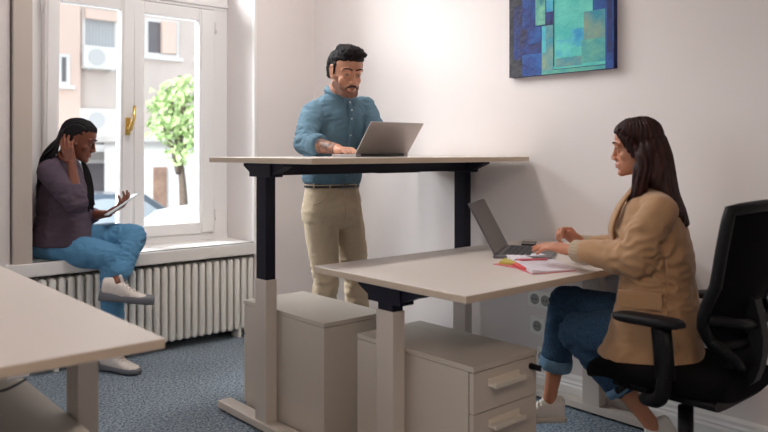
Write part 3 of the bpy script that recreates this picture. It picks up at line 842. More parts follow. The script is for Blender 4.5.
def head(bm, M, female=False, ears=True):
    jw = 0.9 if female else 1.0
    t = B()
    skull_loft(t, None)
    if not female:
        for s in (-1, 1): cap(t, (s*.050, .0, -.065), (s*.026, .062, -.098), .018, .020)
    ell(t, (0, .080, -.102), (.022, .018, .017))
    # nose
    nw = 0.85 if female else 1.0
    chain(t, [V((0, .083, .012)), V((0, .093, -.010)), V((0, .105, -.034))], [.0075*nw, .0085*nw, .0105*nw], n=12)
    for s in (-1, 1): ell(t, (s*.0125*nw, .096, -.040), (.0085, .011, .008))
    cap(t, (0, .098, -.044), (0, .090, -.050), .006, .005)
    # brow ridge, cheekbones, lids
    for s in (-1, 1):
        chain(t, [V((s*.010, .083, .020)), V((s*.032, .084, .024)), V((s*.055, .068, .018))], [.006, .0075, .006], n=10)
        ell(t, (s*.038, .053, -.034), (.022, .022, .024))
        chain(t, [V((s*.018, .079, .004)), V((s*.032, .0835, .008)), V((s*.046, .074, .003))], [.005, .0062, .0045], n=10)
        chain(t, [V((s*.020, .078, -.010)), V((s*.032, .0805, -.013)), V((s*.045, .073, -.009))], [.004, .005, .004], n=10)
    # mouth mound
    ell(t, (0, .080, -.070), (.030, .017, .022))
    # ears
    for s in (-1, 1) if ears else ():
        pts = [V((s*.069, .006, -.028)), V((s*.072, -.002, -.036)), V((s*.076, -.013, -.018)), V((s*.080, -.020, .006)), V((s*.078, -.016, .024)), V((s*.073, -.002, .027)), V((s*.070, .006, .014))]
        chain(t, pts, [.0065, .0075, .006, .0055, .0055, .005, .0045], n=8)
        ell(t, (s*.071, -.007, -.004), (.006, .014, .024))
    merge(bm, t, M)
HAIRW = [(-.15, .000, -.105, .062), (-.12, .000, -.108, .070), (-.09, .002, -.112, .078), (-.06, .004, -.114, .084), (-.03, .008, -.115, .087), (0.0, .016, -.115, .088), (.02, .026, -.114, .088), (.045, .052, -.113, .088), (.07, .080, -.106, .084), (.092, .070, -.088, .071), (.108, .046, -.062, .050), (.119, .022, -.032, .026)]
HAIRM = [(-.05, -.045, -.092, .060), (-.03, -.032, -.104, .070), (-.01, -.014, -.108, .078), (.01, .000, -.109, .081), (.03, .022, -.110, .084), (.05, .060, -.110, .084), (.07, .088, -.106, .082), (.090, .082, -.092, .072), (.108, .062, -.066, .055), (.122, .036, -.036, .032)]
def hair_shell(t, S):
    loft(t, [(V((0, (yf+yb)/2, z)), V((w, 0, 0)), V((0, (yf-yb)/2, 0))) for z, yf, yb, w in S], 36, 2.2)
def face_parts(M, P, lips, brow, eye_open=0.5, brow_w=1.0):
    """eyes, brows and lips as parts of the body"""
    Wt = mat('eye_white', (176, 160, 152), 0.4); IR = mat('eye_iris', (45, 30, 22), 0.15)
    for s in (-1, 1):
        bm = B(); ell(bm, (s*.032, .0718, -.004), (.0120, .0105, .0075*eye_open+.002), M, n=14); e = part('eye', bm, Wt, P, smooth=True)
        bm = B(); ell(bm, (s*.032, .0798, -.0055), (.0052, .0026, .0045*eye_open+.0018), M, n=12); part('iris', bm, IR, e, smooth=True)
        bm = B(); t = B()
        chain(t, [V((s*.020, .0805, .0)), V((s*.032, .0858, .0015)), V((s*.044, .0765, -.001)),], [.0008, .0011, .0008], n=8); merge(bm, t, M); part('eyelash', bm, IR, e, smooth=True)
        bm = B(); t = B(); pts = [V((s*.012, .0885, .022)), V((s*.030, .0915, .0285)), V((s*.046, .082, .027)), V((s*.056, .071, .021))]
        chain(t, pts, [.0032*brow_w, .0036*brow_w, .003*brow_w, .0016], n=8); merge(bm, t, M); part('eyebrow', bm, brow, P, smooth=True)
    bm = B(); t = B()
    chain(t, [V((-.022, .0855, -.068)), V((-.007, .0965, -.0655)), V((.007, .0965, -.0655)), V((.022, .0855, -.068))], [.0022, .0042, .0042, .0022], n=10)
    chain(t, [V((-.019, .086, -.0725)), V((0, .0965, -.0755)), V((.019, .086, -.0725))], [.0025, .0052, .0025], n=10)
    merge(bm, t, M); part('lips', bm, lips, P, smooth=True)
def hand(bm, w, f, n, th, size=1.0, curl=(30, 35, 40, 45), bend=1.0, thumb=(0.5, 0.7, 0.35), tcurl=15, spread=0.05):
    """w wrist, f fingers forward, n palm normal, th direction towards the thumb side"""
    f = V(f).normalized(); n = V(n); n = (n-f*n.dot(f)).normalized(); s = f.cross(n).normalized()
    if s.dot(V(th)) < 0: s = -s
    w = V(w)
    kn = [(.030, .086), (.010, .092), (-.010, .088), (-.028, .078)]
    for i, (a, b_) in enumerate(kn):
        k = w+(f*b_+s*a)*size
        cap(bm, w+(f*.008+s*a*.45)*size, k, .0135*size, .0115*size, n=12)
    cap(bm, w+(f*.02+s*.012)*size+n*.004, w+(f*.055+s*.026)*size+n*.006, .016*size, .012*size, n=12)
    cap(bm, w+(f*.02-s*.014)*size+n*.004, w+(f*.06-s*.02)*size+n*.004, .015*size, .012*size, n=12)
    L = [(.040, .024, .021), (.044, .028, .022), (.041, .026, .022), (.032, .020, .019)]
    for i, (a, b_) in enumerate(kn):
        p = w+(f*b_+s*a)*size; c = math.radians(curl[i]); ang = 0
        lat = s*(a*spread*30)
        r = [.0098, .0088, .0082, .0072]; sc = 0.9 if i == 3 else 1.0
        for j in range(3):
            ang += c*(0.8, 1.1, 0.7)[j]*bend
            d = (f*math.cos(ang)+n*math.sin(ang)+lat*0.35*math.cos(ang)).normalized()
            q = p+d*L[i][j]*size
            cap(bm, p, q, r[j]*size*sc, r[j+1]*size*sc, n=10)
            p = q
    p = w+(f*.022+s*.026)*size; t = V(thumb)
    d = (f*t.x+s*t.y+n*t.z).normalized()
    for j, (l, ra, rb) in enumerate(((.042, .0145, .0118), (.030, .0118, .0102), (.025, .0102, .0085))):
        q = p+d*l*size; cap(bm, p, q, ra*size, rb*size, n=10); p = q
        a = math.radians(tcurl); d = (d*math.cos(a)+(f*0.9-s*0.4+n*0.2).normalized()*math.sin(a)).normalized()
def shoe(P, ankle, toe, up, upper, sole, lace, size=1.0, chunky=1.0):
    """sneaker: sole and upper with tongue and laces"""
    up = V(up).normalized(); f = V(toe); f = (f-up*f.dot(up)).normalized(); x = f.cross(up)
    M = Matrix.Translation(V(ankle)) @ Matrix(((x.x, f.x, up.x, 0), (x.y, f.y, up.y, 0), (x.z, f.z, up.z, 0), (0, 0, 0, 1))) @ Matrix.Scale(size, 4)
    # local: ankle joint at 0, ground at z=-0.095, heel y=-0.07, toe y=0.19
    t = B(); secs = []
    for y, w, h in ((-.078, .018, .020), (-.07, .031, .034), (-.03, .036, .034), (.03, .034, .028), (.09, .044, .027), (.14, .045, .026), (.175, .034, .026), (.193, .016, .020)):
        h *= chunky
        secs.append((V((0, y, -.095+h/2)), V((w, 0, 0)), V((0, 0, h/2))))
    loft(t, secs, 24, 3.5); bm = B(); merge(bm, t, M); s_ = part('sole', bm, sole, P, smooth=True)
    t = B(); secs = []
    for y, w, z0, z1 in ((-.070, .020, -.075, .010), (-.062, .030, -.08, .022), (-.03, .034, -.082, .026), (.01, .034, -.082, .018), (.045, .035, -.082, -.004), (.08, .038, -.082, -.028), (.12, .041, -.082, -.044), (.155, .037, -.082, -.052), (.180, .022, -.080, -.060)):
        secs.append((V((0, y, (z0+z1)/2)), V((w, 0, 0)), V((0, 0, (z1-z0)/2))))
    loft(t, secs, 24, 2.6)
    cap(t, (0, .03, -.01), (0, .012, .038), .02, .017, fy=0.5)
    bm = B(); merge(bm, t, M); me = fuse(bm, 0.004, 2); u_ = from_mesh('shoe_upper', me, upper, P, V(P['_b'])); u_['_b'] = P['_b']
    bm = B(); t = B()
    for i in range(5):
        y = .035+i*.017; z = -.004-i*.0105+.008
        tube(t, [(-.026, y, z-.012), (-.012, y+.003, z+.001), (.012, y-.003, z+.001), (.026, y, z-.012)], .0032, 8)
    merge(bm, t, M); part('laces', bm, lace, u_, smooth=True)
def legchain(bm, pts, rad, n=24):
    chain(bm, pts, rad, n=n)
def body_torso(bm, secs):
    """(centre, side half vector, front half vector)"""
    loft(bm, secs, 36, 2.3)
def mid(a, b_, t=0.5): return V(a)*(1-t)+V(b_)*t
UP = V((0, 0, 1))

# ------------------------------------------------------------------ standing man
SKM = mat('skin_tan', (196, 140, 112), 0.5, sss=0.15, noise_scale=12, noise_amt=0.03)
HAIRD = mat('hair_black_brown', (24, 16, 15), 0.7, spec=0.2, noise_scale=90, noise_amt=0.4, bump=0.5, bump_scale=160, stretch=(1, 1, 0.3))
BEARD = mat('stubble_skin', (150, 104, 84), 0.8, noise_scale=240, rgb2=(96, 66, 56))
SHIRT = mat('shirt_blue_denim', (92, 124, 142), 0.85, noise_scale=260, noise_amt=0.12, bump=0.12, bump_scale=500)
CHINO = mat('chino_beige', (202, 182, 154), 0.9, noise_scale=160, noise_amt=0.10, bump=0.1, bump_scale=500)
BELT = mat('belt_leather', (44, 38, 44), 0.5); LIPM = mat('lips_man', (150, 90, 78), 0.5)
INK = mat('tattooed_skin', (170, 118, 92), 0.5, noise_scale=38, rgb2=(62, 52, 50))
fm = V((-0.02, -1, 0)).normalized(); rm = fm.cross(UP)     # rm = his right (towards -X)
MX, MY = 2.545, 3.36
MP = thing('person', 'standing man in a blue shirt and beige trousers typing on a silver laptop', 'person', (MX, MY, 0))
pel = V((MX, MY, 0.96)); neck = V((2.548, 3.30, 1.568))
hc = onY(346, 71.5, 3.17)
HMm = headM(hc, V((-0.20, -0.92, -0.27)), UP, 1.10)
shR = onY(313, 110, 3.30); shL = onY(366, 106, 3.28)
elR = onY(305, 143, 3.20)+V((0, 0, 0.0)); wrR = onY(338, 151.2, 2.93); elL = onY(378, 142, 3.16); wrL = onY(371, 151, 2.90)
wrR.z = max(wrR.z, TT+0.038); wrL.z = max(wrL.z, TT+0.038)
bm = B()
head(bm, HMm)
cap(bm, HMm @ V((0, -.02, -.06)), neck+V((0, 0.02, -0.03)), .060, .062)
body_torso(bm, [(pel+V((0, 0, -.10)), rm*.15, fm*.09), (pel, rm*.16, fm*.10), (pel+V((0, 0, .15)), rm*.15, fm*.095), (mid(pel, neck, .55), rm*.165, fm*.11), (mid(pel, neck, .8), rm*.155, fm*.09), (neck+V((0, 0, -.03)), rm*.09, fm*.06)])
def arm_skin(bm, sh, el, wr, k=1.0):
    chain(bm, [sh+V((0, 0, -.018)), mid(sh, el), el], [.040*k, .042*k, .037*k], n=16)
    chain(bm, [el, mid(el, wr, .3), mid(el, wr, .8), wr], [.038*k, .041*k, .028*k, .026*k], n=16)
arm_skin(bm, shR, elR, wrR); arm_skin(bm, shL, elL, wrL)
hand(bm, wrR, onY(352, 149.5, 2.80)-wrR, (0, 0, -1), (1, 0, 0), 1.0, curl=(22, 24, 26, 26), thumb=(.6, .7, .2))
hand(bm, wrL, V((2.38, 2.72, 1.235))-wrL, (0, 0, -1), (-1, 0, 0), 1.0, curl=(22, 24, 26, 26), thumb=(.6, .7, .2))
hipR = pel+rm*.085+V((0, 0, -.04)); hipL = pel-rm*.085+V((0, 0, -.04))
knR = onY(326, 281, 3.34); knL = onY(357, 281, 3.37); anR = V((knR.x-.01, 3.40, .10)); anL = V((knL.x+.03, 3.42, .10))
for h, k, a in ((hipR, knR, anR), (hipL, knL, anL)):
    chain(bm, [h, mid(h, k), k, mid(k, a, .3), a], [.078, .065, .05, .048, .034], n=16)
    cap(bm, a+V((0, 0, -.03)), a+fm*.11+V((0, 0, -.068)), .026, .016)
me = fuse(bm, 0.0042, 2)
body = from_mesh('body', me, SKM, MP, V(MP['_b'])); body['_b'] = MP['_b']
face_parts(HMm, body, LIPM, HAIRD, 0.35, 1.1)
# stubble and moustache
bm = B(); t = B(); secs = []
for z, yf, yb, w in SK[:6]:
    g = .0028; lim = .078 if z < -.06 else .055-(-.045-z)*-.4
    if z > -.06: yf = .052
    yb = max(yb, -.012); secs.append((V((0, (yf+g+yb)/2, z-(g if z < -.1 else 0))), V((w+g, 0, 0)), V((0, (yf+g-yb)/2, 0))))
loft(t, secs, 32, 2.3)
for s in (-1, 1): cap(t, (s*.050, .0, -.065), (s*.027, .062, -.098), .0195, .0215)
ell(t, (0, .082, -.100), (.026, .019, .020))
merge(bm, t, HMm); me = fuse(bm, 0.003, 1); b_ = from_mesh('beard', me, BEARD, MP, V(MP['_b']))
b_['label'] = 'dark stubble beard'
bm = B(); t = B()
for s in (-1, 1):
    chain(t, [V((0, .097, -.055)), V((s*.014, .0965, -.0575)), V((s*.027, .087, -.066)), V((s*.031, .080, -.080))], [.0052, .0058, .0045, .003], n=10)
merge(bm, t, HMm); part('moustache', bm, mat('moustache_brown', (62, 38, 30), 0.8, noise_scale=300, noise_amt=0.5), MP, smooth=True)
# hair
bm = B(); t = B()
hair_shell(t, HAIRM); ell(t, (0, .040, .112), (.060, .050, .024)); ell(t, (-.026, .076, .098), (.038, .024, .020)); ell(t, (.024, .070, .096), (.036, .024, .018)); ell(t, (0, -.02, .112), (.056, .050, .022))
for s in (-1, 1):
    cap(t, (s*.070, .016, .04), (s*.0715, .012, -.014), .012, .004)
merge(bm, t, HMm); me = fuse(bm, 0.004, 1)
displace(me, lambda c, n: 0.005*noise.noise(V((c[0]*42, c[1]*42, c[2]*30)))+0.0035*noise.noise(V((c[0]*130, c[1]*80, c[2]*80))))
from_mesh('hair', me, HAIRD, MP, V(MP['_b']))
# shirt
bm = B()
wst = pel+V((0.0, 0, .045))
body_torso(bm, [(wst+V((0, 0, -.03)), rm*.145, fm*.095), (wst+V((0, 0, .022)), rm*.158, fm*.108), (wst+V((0, 0, .045)), rm*.176, fm*.126), (wst+V((0, 0, .07)), rm*.180, fm*.130), (wst+V((0.005, -.01, .16)), rm*.178, fm*.128), (mid(pel, neck, .58)+V((0, 0, 0)), rm*.195, fm*.130), (mid(pel, neck, .76), rm*.205, fm*.128), (mid(pel, neck, .9)+V((0, 0, -.005)), rm*.165, fm*.098), (neck+V((0, 0, -.025)), rm*.082, fm*.070)])
for sh, el, wr in ((shR, elR, wrR), (shL, elL, wrL)):
    chain(bm, [mid(sh, neck, .45)+V((0, 0, -.052)), sh+V((0, 0, -.020))+(neck-sh)*.06, mid(sh, el, .5), el], [.064, .066, .062, .056], n=20)
    e2 = mid(el, wr, .36); chain(bm, [el, e2], [.056, .050], n=20)
    d = (wr-el).normalized()
    x, y, _ = frame_of(d); c0_ = mid(el, wr, .30); c1_ = mid(el, wr, .46)
    loft(bm, [(c0_, x*.056, y*.056), (c0_+d*.01, x*.060, y*.060), (c1_, x*.057, y*.057), (c1_+d*.004, x*.050, y*.050)], 24)
me = fuse(bm, 0.006, 3)
displace(me, cloth(0.0095, 12, [(elR, .16, .9), (elL, .16, .9), (shR, .15, .4), (shL, .15, .4), (wst, .2, .5)], 1.3))
shirt = from_mesh('shirt', me, SHIRT, MP, V(MP['_b'])); shirt['_b'] = MP['_b']
# collar: two leaves
nb_ = neck+V((0, .0, .0))
for s in (1, -1):
    bm = B(); N = 12; rows = []
    for i in range(N+1):
        a = PI*(i/N)   # from back to front
        d = (-fm*math.cos(a)+rm*s*math.sin(a))
        base_ = nb_+d*.086+V((0, 0, -.014-.045*(i/N)**2))+fm*.010
        top_ = base_+V((0, 0, .046-.008*(i/N)))-d*.012
        wing = .030+.045*max(0, (i/N-.45)/.55)
        tip = top_+d*(.020)+V((0, 0, -wing))+(rm*s*.022*max(0, (i/N-.6)/.4))
        rows.append([bm.verts.new(p) for p in (base_, top_, top_+d*.004, tip, tip-d*.003)])
    for i in range(N):
        for k in range(4): bm.faces.new((rows[i][k], rows[i+1][k], rows[i+1][k+1], rows[i][k+1]))
    c = part('collar', bm, SHIRT, shirt, smooth=True)
    so = c.modifiers.new('s', 'SOLIDIFY'); so.thickness = 0.003
# placket and buttons, chest pocket
bm = B(); pts = [nb_+fm*(.078)+V((0, 0, -.03)), mid(pel, neck, .84)+fm*.121, mid(pel, neck, .76)+fm*.132, mid(pel, neck, .58)+fm*.1335, wst+fm*.1315+V((0.005, 0, .16)), wst+fm*.128+V((0, 0, .04))]
sp = spline(pts, 5); loft(bm, [(p, rm*.014, fm*.004) for p in sp], 8, 4); part('placket', bm, SHIRT, shirt)
BUT = mat('button_pale', (196, 200, 204), 0.4)
for i in range(3, len(sp)-1, 4):
    bm = B(); cyl(bm, sp[i]+fm*.003, sp[i]+fm*.007, .0055, 12); part('button', bm, BUT, shirt)
# trousers
bm = B(); tw = pel+V((0, 0, .075))
body_torso(bm, [(tw, rm*.158, fm*.108), (pel+V((0, 0, .0)), rm*.172, fm*.12), (pel+V((0, 0, -.08)), rm*.188, fm*.128), (pel+V((0, 0, -.13)), rm*.184, fm*.12), (pel+V((0, 0, -.17)), rm*.12, fm*.09)])
for h, k, a, s in ((hipR, knR, anR, 1), (hipL, knL, anL, -1)):
    chain(bm, [h+V((0, 0, -.03)), mid(h, k, .35), mid(h, k, .7), k, mid(k, a, .4), mid(k, a, .85)], [.100, .096, .082, .068, .072, .078], n=28)
me = fuse(bm, 0.007, 3)
displace(me, cloth(0.008, 10, [(knR, .22, .8), (knL, .22, .8), (pel+V((0, -.1, -.12)), .16, .7), (anR, .2, .9), (anL, .2, .9)], 4.1))
tr = from_mesh('trousers', me, CHINO, MP, V(MP['_b'])); tr['_b'] = MP['_b']
bm = B(); tube(bm, [pel+fm*.124+V((0, 0, .04)), pel+fm*.131+V((0, 0, -.03)), pel+fm*.126+V((0, 0, -.12))], .004, 6); part('fly_seam', bm, CHINO, tr)
for s in (-1, 1):
    bm = B(); tube(bm, spline([pel+rm*s*.11+fm*.103+V((0, 0, .045)), pel+rm*s*.125+fm*.102+V((0, 0, .0)), pel+rm*s*.165+fm*.06+V((0, 0, -.03))], 5), .003, 6); part('pocket_edge', bm, CHINO, tr)
bm = B(); loft(bm, [(tw+V((0, 0, -.016)), rm*.166, fm*.117), (tw+V((0, 0, -.013)), rm*.169, fm*.120), (tw+V((0, 0, .013)), rm*.167, fm*.119), (tw+V((0, 0, .016)), rm*.164, fm*.116)], 40, 2.3); bl = part('belt', bm, BELT, MP)
bm = B(); loft(bm, [(tw+V((0, 0, -.003)), rm*.1705, fm*.1215), (tw+V((0, 0, .003)), rm*.170, fm*.121)], 40, 2.3); part('belt_stripe', bm, CHINO, bl)
bm = B(); q = tw+fm*.124
for dx, dz, w, h in ((-.022, 0, .003, .018), (.022, 0, .003, .018), (0, .016, .024, .0028), (0, -.016, .024, .0028), (0, 0, .002, .016)):
    c = q+rm*dx+V((0, 0, dz)); add_box(bm, (c.x-w, c.y-.004, c.z-h), (c.x+w, c.y+.003, c.z+h), .001)
part('belt_buckle', bm, CHRM, bl)
for s, t_ in ((1, .35), (1, .75), (-1, .35), (-1, .75)):
    a = PI/2*t_; c = tw+rm*s*math.sin(a)*.171+fm*math.cos(a)*.1225
    bm = B(); cyl(bm, c+V((0, 0, -.022)), c+V((0, 0, .022)), .005, 8); part('belt_loop', bm, CHINO, tr)
SHB = mat('shoe_brown', (90, 66, 50), 0.5)
for a in (anR, anL): shoe(MP, a, fm, UP, SHB, mat('sole_white', (226, 222, 216), 0.6), SHB)
# tattooed sleeve of skin on the forearm
bm = B(); a0 = mid(elR, wrR, .47); a1 = mid(elR, wrR, .93)
chain(bm, [a0, mid(a0, a1), a1], [.0385, .0335, .0285], n=20)
part('tattoo', bm, INK, body, smooth=True)

# ------------------------------------------------------------------ seated woman at the lowered desk
SKT = mat('skin_warm', (196, 134, 104), 0.48, sss=0.15, noise_scale=12, noise_amt=0.03)
HAIRB = mat('hair_brown', (62, 30, 24), 0.5, spec=0.25, noise_scale=120, rgb2=(28, 14, 12), stretch=(1, 1, 0.06), bump=0.4, bump_scale=200)
BLZ = mat('blazer_camel', (176, 136, 98), 0.85, noise_scale=200, noise_amt=0.1, bump=0.1, bump_scale=600, sheen=0.2)
RIB = mat('ribbed_knit', (182, 162, 138), 0.9, noise_scale=200, noise_amt=0.15)
DEN = mat('denim_blue', (54, 88, 118), 0.9, noise_scale=140, rgb2=(36, 62, 92), bump=0.15, bump_scale=600)
DENL = mat('denim_pale', (104, 140, 168), 0.9, noise_scale=150, noise_amt=0.15)
LIPW = mat('lips_rose', (168, 84, 76), 0.4); SNK = mat('sneaker_white', (222, 216, 208), 0.6); SNS = mat('sneaker_sole', (206, 196, 184), 0.6)
fw = V((-0.40, 0.917, 0)).normalized(); rw = fw.cross(UP)     # rw = her right, away from the camera
PW = V((2.50, 1.325, 0.60))
WP = thing('person', 'seated woman in a camel blazer and jeans with long straight brown hair', 'person', (PW.x, PW.y, 0))
def wp(u, v, off): return onP(u, v, PW+rw*off, rw)
nkW = wp(650, 187, 0.0)
hcW = wp(637, 145.5, 0.0)
HMw = headM(hcW, V((-0.44, 0.86, -0.17)), UP, 0.865)
lsh = wp(657, 208, -.155); rsh = lsh+rw*.31
lel = wp(637, 259, -.15); lwr = wp(575, 250.5, -.05); lwr.z = max(lwr.z, LT+.035)
rel = wp(632, 252, .17); rwr = wp(581, 245, .19)
def torso_sec(c, w, d, tilt=0.0):
    return (c, rw*w, (fw+V((0, 0, tilt))).normalized()*d)
bm = B(); head(bm, HMw, True, False)
chain(bm, [HMw @ V((0, -.02, -.055)), nkW+V((0, 0, -.03))], [.047, .052])
chestW = mid(PW, nkW, .68)+fw*.01; waistW = mid(PW, nkW, .32)
body_torso(bm, [torso_sec(PW+V((0, 0, -.06)), .14, .09), torso_sec(PW+V((0, 0, .03)), .15, .10), torso_sec(waistW, .115, .085), torso_sec(chestW, .14, .10), torso_sec(mid(PW, nkW, .9), .12, .075), torso_sec(nkW, .05, .045)])
arm_skin(bm, lsh, lel, lwr, .84); arm_skin(bm, rsh, rel, rwr, .84)
tipL = wp(531, 247.5, .02); 
hand(bm, lwr, (tipL-lwr)+V((0, 0, .022)), (0.1, 0, -1), (.3, .8, 0), 1.04, curl=(7, 9, 12, 16), thumb=(.8, .5, .4), tcurl=6)
hand(bm, rwr, V((-.50, .45, .62)), (-.70, -.1, -.60), (-.1, -.6, .3), .92, curl=(52, 58, 64, 68), thumb=(.65, .55, .45), tcurl=22)
hipRw = PW+rw*.085+V((0, 0, -.03)); hipLw = PW-rw*.085+V((0, 0, -.03))
knRw = onX(566, 304, 2.62); anRw = onX(549, 401, 2.61)
knLw = onX(578, 332, 2.46); anLw = onX(654, 427, 2.58)
for h, k, a in ((hipRw, knRw, anRw), (hipLw, knLw, anLw)):
    chain(bm, [h, mid(h, k), k, mid(k, a, .3), mid(k, a, .85), a], [.075, .068, .050, .047, .030, .030], n=16)
fR = V((-.75, .62, -.15)); fL = V((-.66, .52, -.60))
for a, f_ in ((anRw, fR), (anLw, fL)): cap(bm, a+V((0, 0, -.03)), a+f_.normalized()*.10+V((0, 0, -.066)), .025, .015)
me = fuse(bm, 0.0038, 2)
bodyW = from_mesh('body', me, SKT, WP, V(WP['_b'])); bodyW['_b'] = WP['_b']
face_parts(HMw, bodyW, LIPW, HAIRB, 0.3, 1.0)
# hair
bm = B(); t = B()
hair_shell(t, HAIRW)
for s in (-1, 1): chain(t, [V((s*.062, .060, .068)), V((s*.074, .034, .030)), V((s*.078, .004, -.03))], [.015, .021, .024])
merge(bm, t, HMw)
def wpo(u, v, off): return wp(u, v, off)
def ribbon(path, widths, thick): 
    secs = []
    for i, p in enumerate(path):
        d = (path[min(i+1, len(path)-1)]-path[max(i-1, 0)]).normalized()
        ax = (rw-d*rw.dot(d)).normalized(); ay = d.cross(ax)
        secs.append((p, ax*widths[i], ay*thick[i]))
    loft(bm, secs, 24, 2.4)
ribbon([wp(650, 140, 0), wp(655, 160, 0), wp(662, 180, 0), wp(672, 198, 0), wp(680, 212, 0), wp(687, 226, 0)], [.078, .092, .105, .11, .09, .045], [.055, .060, .050, .028, .018, .007])
# lock in front of the near shoulder and behind it
for off in (-.075, .075):
    pth = [wp(647, 150, off), wp(643, 170, off*1.05), wp(640, 188, off*1.05), wp(632, 205, off*.9), wp(621, 222, off*.8)]
    chain(bm, pth, [.034, .034, .028, .018, .006], n=16)
me = fuse(bm, 0.0042, 2)
hx = HMw.inverted()
def strands(c, n):
    p = V((c[0], c[1], c[2])); a = math.atan2((p-hcW).dot(rw), -(p-hcW).dot(fw))
    return 0.0030*math.sin(a*34+6*noise.noise(p*9))+0.004*noise.noise(V((c[0]*26, c[1]*26, c[2]*4)))
displace(me, strands)
hairW = from_mesh('hair', me, HAIRB, WP, V(WP['_b'])); hairW['_b'] = WP['_b']
# blazer
bm = B()
hemc = PW+V((0, 0, -.115))-fw*.0
body_torso(bm, [torso_sec(hemc+fw*.045, .195, .185), torso_sec(PW+fw*.035+V((0, 0, -.04)), .195, .165), torso_sec(PW+fw*.02+V((0, 0, .08)), .178, .140), torso_sec(waistW+fw*.005, .155, .125), torso_sec(mid(PW, nkW, .5), .16, .125), torso_sec(chestW, .172, .125), torso_sec(mid(PW, nkW, .86), .155, .095), torso_sec(nkW+V((0, 0, -.005)), .065, .055)])
def sleeve(sh, el, wr, end):
    chain(bm, [mid(sh, nkW, .45)+V((0, 0, -.03)), sh+V((0, 0, -.012))-fw*.01, mid(sh, el, .5), el], [.056, .060, .063, .060], n=24)
    chain(bm, [el, mid(el, wr, end*.5), mid(el, wr, end)], [.062, .054, .044], n=24)
sleeve(lsh, lel, lwr, .80); sleeve(rsh, rel, rwr, .80)
me = fuse(bm, 0.006, 3)
displace(me, cloth(0.0085, 11, [(lel, .18, 1.0), (rel, .15, .8), (waistW-rw*.12, .2, .8), (lsh+V((0, 0, -.12)), .13, .6)], 2.2, (1, 1, 0.6)))
blz = from_mesh('blazer', me, BLZ, WP, V(WP['_b'])); blz['_b'] = WP['_b']
# pocket flap on the near side
c = wp(640, 301, -.196); ax = (fw*0.99).normalized()
M = Matrix.Translation(c) @ Matrix(((ax.x, rw.x, 0, 0), (ax.y, rw.y, 0, 0), (0, 0, 1, 0), (0, 0, 0, 1)))
bm = B(); add_box(bm, (-.070, -.004, -.026), (.070, .012, .026), .003, M); part('pocket_flap', bm, BLZ, blz)
bm = B(); add_box(bm, (-.073, -.002, .024), (.073, .012, .031), .002, M); part('pocket_welt', bm, BLZ, blz)
for (pts) in ([wp(661, 214, -.222), wp(655, 240, -.19), wp(650, 262, -.18)],):
    pass
# lapel running down the front edge and a seam down the side
for off, nm in ((-.115, 'lapel'), (.10, 'lapel')):
    pts = spline([nkW+fw*.045+rw*off*.45+V((0, 0, .012)), mid(PW, nkW, .86)+fw*.105+rw*off*.75, chestW+fw*.132+rw*off*.65, mid(PW, nkW, .5)+fw*.134+rw*off*.35, waistW+fw*.130+rw*off*.15], 6)
    bm = B(); n_ = len(pts); secs = []
    for i_, p_ in enumerate(pts):
        w_ = .012+.026*math.sin(PI*min(1, i_/(n_-1)*1.15))**1.0
        secs.append((p_, (rw*.75-fw*.25*math.copysign(1, off)).normalized()*w_, fw*.006))
    loft(bm, secs, 12, 3); part(nm, bm, BLZ, blz)
bm = B(); tube(bm, spline([mid(PW, nkW, .52)-rw*.170-fw*.045, waistW-rw*.166-fw*.04, PW-rw*.190-fw*.02+V((0, 0, .02)), hemc-rw*.197+V((0, 0, .02))], 6), .0035, 6); part('side_seam', bm, BLZ, blz)
# knit cuffs
for el, wr in ((lel, lwr), (rel, rwr)):
    d = (wr-el).normalized(); x, y, _ = frame_of(d); bm = B(); rows = []
    a = mid(el, wr, .78); n = 60
    for t_, r in ((0, .040), (.05, .0415), (.5, .040), (.9, .0385), (1.0, .034), (1.0, .028), (.2, .028)):
        c = a+d*.062*t_; ring = []
        for i in range(n):
            an = 2*PI*i/n; rr = r*(1+(.045 if i % 3 else -.02)); ring.append(bm.verts.new(c+(x*math.cos(an)+y*math.sin(an))*rr))
        rows.append(ring)
    for k in range(len(rows)):
        for i in range(n): bm.faces.new((rows[k][i], rows[k][(i+1) % n], rows[(k+1) % len(rows)][(i+1) % n], rows[(k+1) % len(rows)][i]))
    part('knit_cuff', bm, RIB, WP, smooth=True)
# jeans
bm = B()
ell(bm, PW+V((0, 0, -.04))+fw*.02, (.14, .12, .08))
for h, k, a, end in ((hipRw, knRw, anRw, .56), (hipLw, knLw, anLw, .54)):
    chain(bm, [h, mid(h, k, .5), mid(h, k, .85), k, mid(k, a, .3), mid(k, a, end)], [.098, .088, .076, .070, .066, .060], n=28)
me = fuse(bm, 0.006, 3)
displace(me, cloth(0.008, 12, [(knRw, .2, 1.0), (knLw, .2, 1.0)], 7.7, (1, 1, 1)))
jw = from_mesh('jeans', me, DEN, WP, V(WP['_b'])); jw['_b'] = WP['_b']
def cuff(k, a, t0, t1, r, m, P, nm='rolled_cuff'):
    d = (V(a)-V(k)).normalized(); x, y, _ = frame_of(d); bm = B()
    c0_, c1_ = mid(k, a, t0), mid(k, a, t1); rows = []
    n = 40
    for c, rr in ((c0_, r*.94), (c0_+d*.004, r*1.02), (mid(c0_, c1_), r*1.05), (c1_-d*.004, r*1.04), (c1_, r*.96), (mid(c0_, c1_, .7), r*.86)):
        rows.append([bm.verts.new(c+(x*math.cos(2*PI*i/n)+y*math.sin(2*PI*i/n))*rr*(1+.02*math.sin(i*1.7))) for i in range(n)])
    for q in range(len(rows)):
        for i in range(n): bm.faces.new((rows[q][i], rows[q][(i+1) % n], rows[(q+1) % len(rows)][(i+1) % n], rows[(q+1) % len(rows)][i]))
    return part(nm, bm, m, P, smooth=True)
cuff(knRw, anRw, .54, .66, .066, DENL, jw); cuff(knLw, anLw, .54, .62, .064, DENL, jw)
